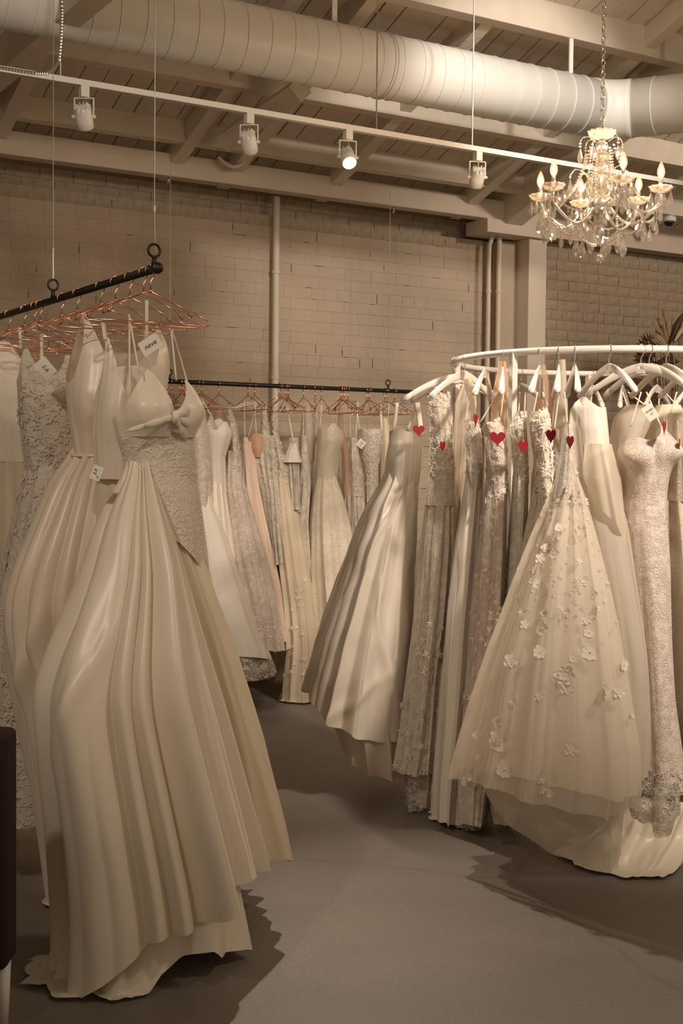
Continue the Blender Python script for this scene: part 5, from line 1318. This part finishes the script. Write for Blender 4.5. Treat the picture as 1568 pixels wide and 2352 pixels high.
# ================================================================ DRIED ARRANGEMENT
dp = at_y(1552, 880, 6.9); dB = Vector((dp.x, 6.9, 0))
dr_ = empty('dried_arrangement', dB, 0, 'tall arrangement of dried palms and rust plumes in the corner by the brick wall', 'dried flowers')
MB().lathe([(.13, 0), (.17, .1), (.19, .5), (.15, .95), (.10, 1.15), (.12, 1.22), (.10, 1.21)], (0, 0, 0), 28).build('vase', M['ceramic'], dr_, True)
def L3(px, py, off=0.0): return at_y(px, py, 6.9 + off) - dB
core = Vector((0, 0, 1.2))
def fan(cpt, tip, spread, n, mat, name, wd=.012):
    """pleated palm fan from its stalk end"""
    cpt, tip = Vector(cpt), Vector(tip); ax = (tip - cpt); L_ = ax.length; ax.normalize()
    sd = ax.cross(Vector((0, 1, 0))).normalized(); mb = MB()
    for k in range(n):
        a = spread * (k / (n - 1) - .5); dirv = ax * math.cos(a) + sd * math.sin(a); ll = L_ * (0.75 + .25 * math.cos(a * 1.2))
        nr = dirv.cross(Vector((0, 1, 0))).normalized(); y = Vector((0, .014 if k % 2 else -.004, 0))
        mb.add([cpt, cpt + dirv * ll * .55 - nr * wd + y, cpt + dirv * ll * .55 + nr * wd - y, cpt + dirv * ll, cpt + dirv * ll * .5 + y * 1.6 + Vector((0, -.004, 0))], [(0, 4, 1), (0, 2, 4), (1, 4, 3), (4, 2, 3)])
    mb.tube([core, (core + cpt) * .5 + Vector((0, 0, .03)), cpt], .004, 5)
    return mb.build(name, mat, dr_)
fan(L3(1540, 800), L3(1512, 708), 2.0, 13, M['dried_tan'], 'palm_fan', .022)
fan(L3(1505, 822), L3(1470, 770), 1.2, 9, M['dried_brown'], 'palm_fan', .02)
fan(L3(1535, 800, -.05), L3(1495, 770), .5, 6, M['dried_tan'], 'palm_fan', .02)
fan(L3(1500, 830, .05), L3(1455, 800), 1.2, 10, M['dried_brown'], 'palm_fan', .03)
fan(L3(1560, 800, .06), L3(1580, 730), 1.2, 9, M['dried_tan'], 'palm_fan', .02)
fan(L3(1500, 890), L3(1455, 920), 1.3, 10, M['dried_brown'], 'palm_fan', .03)
fan(L3(1530, 860), L3(1520, 840), 2.2, 12, M['dried_cream'], 'palm_fan', .02)
fan(L3(1520, 905), L3(1420, 925), 1.0, 10, M['dried_brown'], 'palm_fan', .03)
def leafp(a, b, wd, mat, bend=(0, 0, .03)):
    a, b = Vector(a), Vector(b); n = 9; V = []; ax = (b - a).normalized(); sd = ax.cross(Vector((0, 1, 0))).normalized()
    for k in range(n):
        t = k / (n - 1); p = a + (b - a) * t + Vector(bend) * math.sin(PI * t); w_ = wd * math.sin(PI * min(1, .08 + t * .92)) ** .8
        V.append([p - sd * w_, p + Vector((0, -.012, 0)), p + sd * w_, p + Vector((0, .004, 0))])
    mb = MB(); me = grid_mesh('leaf', np.array([[tuple(q) for q in r] for r in V]))
    link_mesh('leaf', me, mat, dr_, True); MB().tube([core, a], .0035, 5).build('stem', mat, dr_)
leafp(L3(1540, 790, -.03), L3(1575, 715), .028, M['dried_brown'])
leafp(L3(1548, 785, -.06), L3(1590, 745), .03, M['dried_cream'])
leafp(L3(1530, 815, -.06), L3(1568, 765), .018, M['dried_tan'])
leafp(L3(1490, 810), L3(1462, 795), .02, M['dried_brown'])
leafp(L3(1510, 830), L3(1560, 870), .04, M['dried_brown']); leafp(L3(1500, 850), L3(1560, 830), .04, M['dried_brown']); leafp(L3(1470, 850), L3(1540, 860, .03), .05, M['dried_brown'])
def plume(a, b, r, mat, seed):
    rr = random.Random(seed); a, b = Vector(a), Vector(b); mb = MB()
    for k in range(260):
        t = rr.random(); p = a + (b - a) * t; q = r * (1 - t * .7) * rr.uniform(.4, 1)
        dv = Vector((rr.uniform(-1, 1), rr.uniform(-1, 1), rr.uniform(.2, 1.6))).normalized() * q * 1.8
        s_ = Vector((rr.uniform(-1, 1), rr.uniform(-1, 1), 0)).normalized() * .0022
        mb.add([p - s_, p + s_, p + dv], [(0, 1, 2)])
    mb.tube([core, a, b], .003, 5)
    o = mb.build('pampas_plume', mat, dr_)
plume(L3(1522, 780), L3(1522, 712), .02, M['dried_rust'], 1)
plume(L3(1515, 790), L3(1512, 730), .02, M['dried_rust'], 2)
plume(L3(1545, 830), L3(1535, 800), .03, M['dried_rust'], 3)
plume(L3(1560, 850), L3(1530, 860), .04, M['dried_cream'], 4)
plume(L3(1550, 900), L3(1530, 880), .04, M['dried_rust'], 5)

# ================================================================ ARMCHAIR at the left edge
cpt = at_d(-90, 2200, 3.35); cB = Vector((cpt.x, cpt.y, 0))
ar = empty('armchair', cB, -YAW, 'dark maroon upholstered chair with pale legs cut by the left edge', 'chair')
k = 3.35 / F_PX
o = MB().box(-.42, 118 * k, -.06, .06, .18, at_d(0, 1672, 3.35).z).build('arm', M['maroon'], ar); bevel_obj(o, .02, 4)
o = MB().box(-.42, 60 * k, -.55, -.04, .18, .46).build('seat', M['maroon'], ar); bevel_obj(o, .03, 4)
o = MB().box(-.52, -.40, -.55, .06, .18, .80).build('backrest', M['maroon'], ar); bevel_obj(o, .03, 4)
for (lx, ly) in ((98 * k, .0), (50 * k, -.5), (-.45, .0), (-.45, -.5)):
    MB().tube([(lx, ly, .19), (lx, ly, 0.0)], [.020, .012], 10).build('leg', M['white_lacquer'], ar, True)
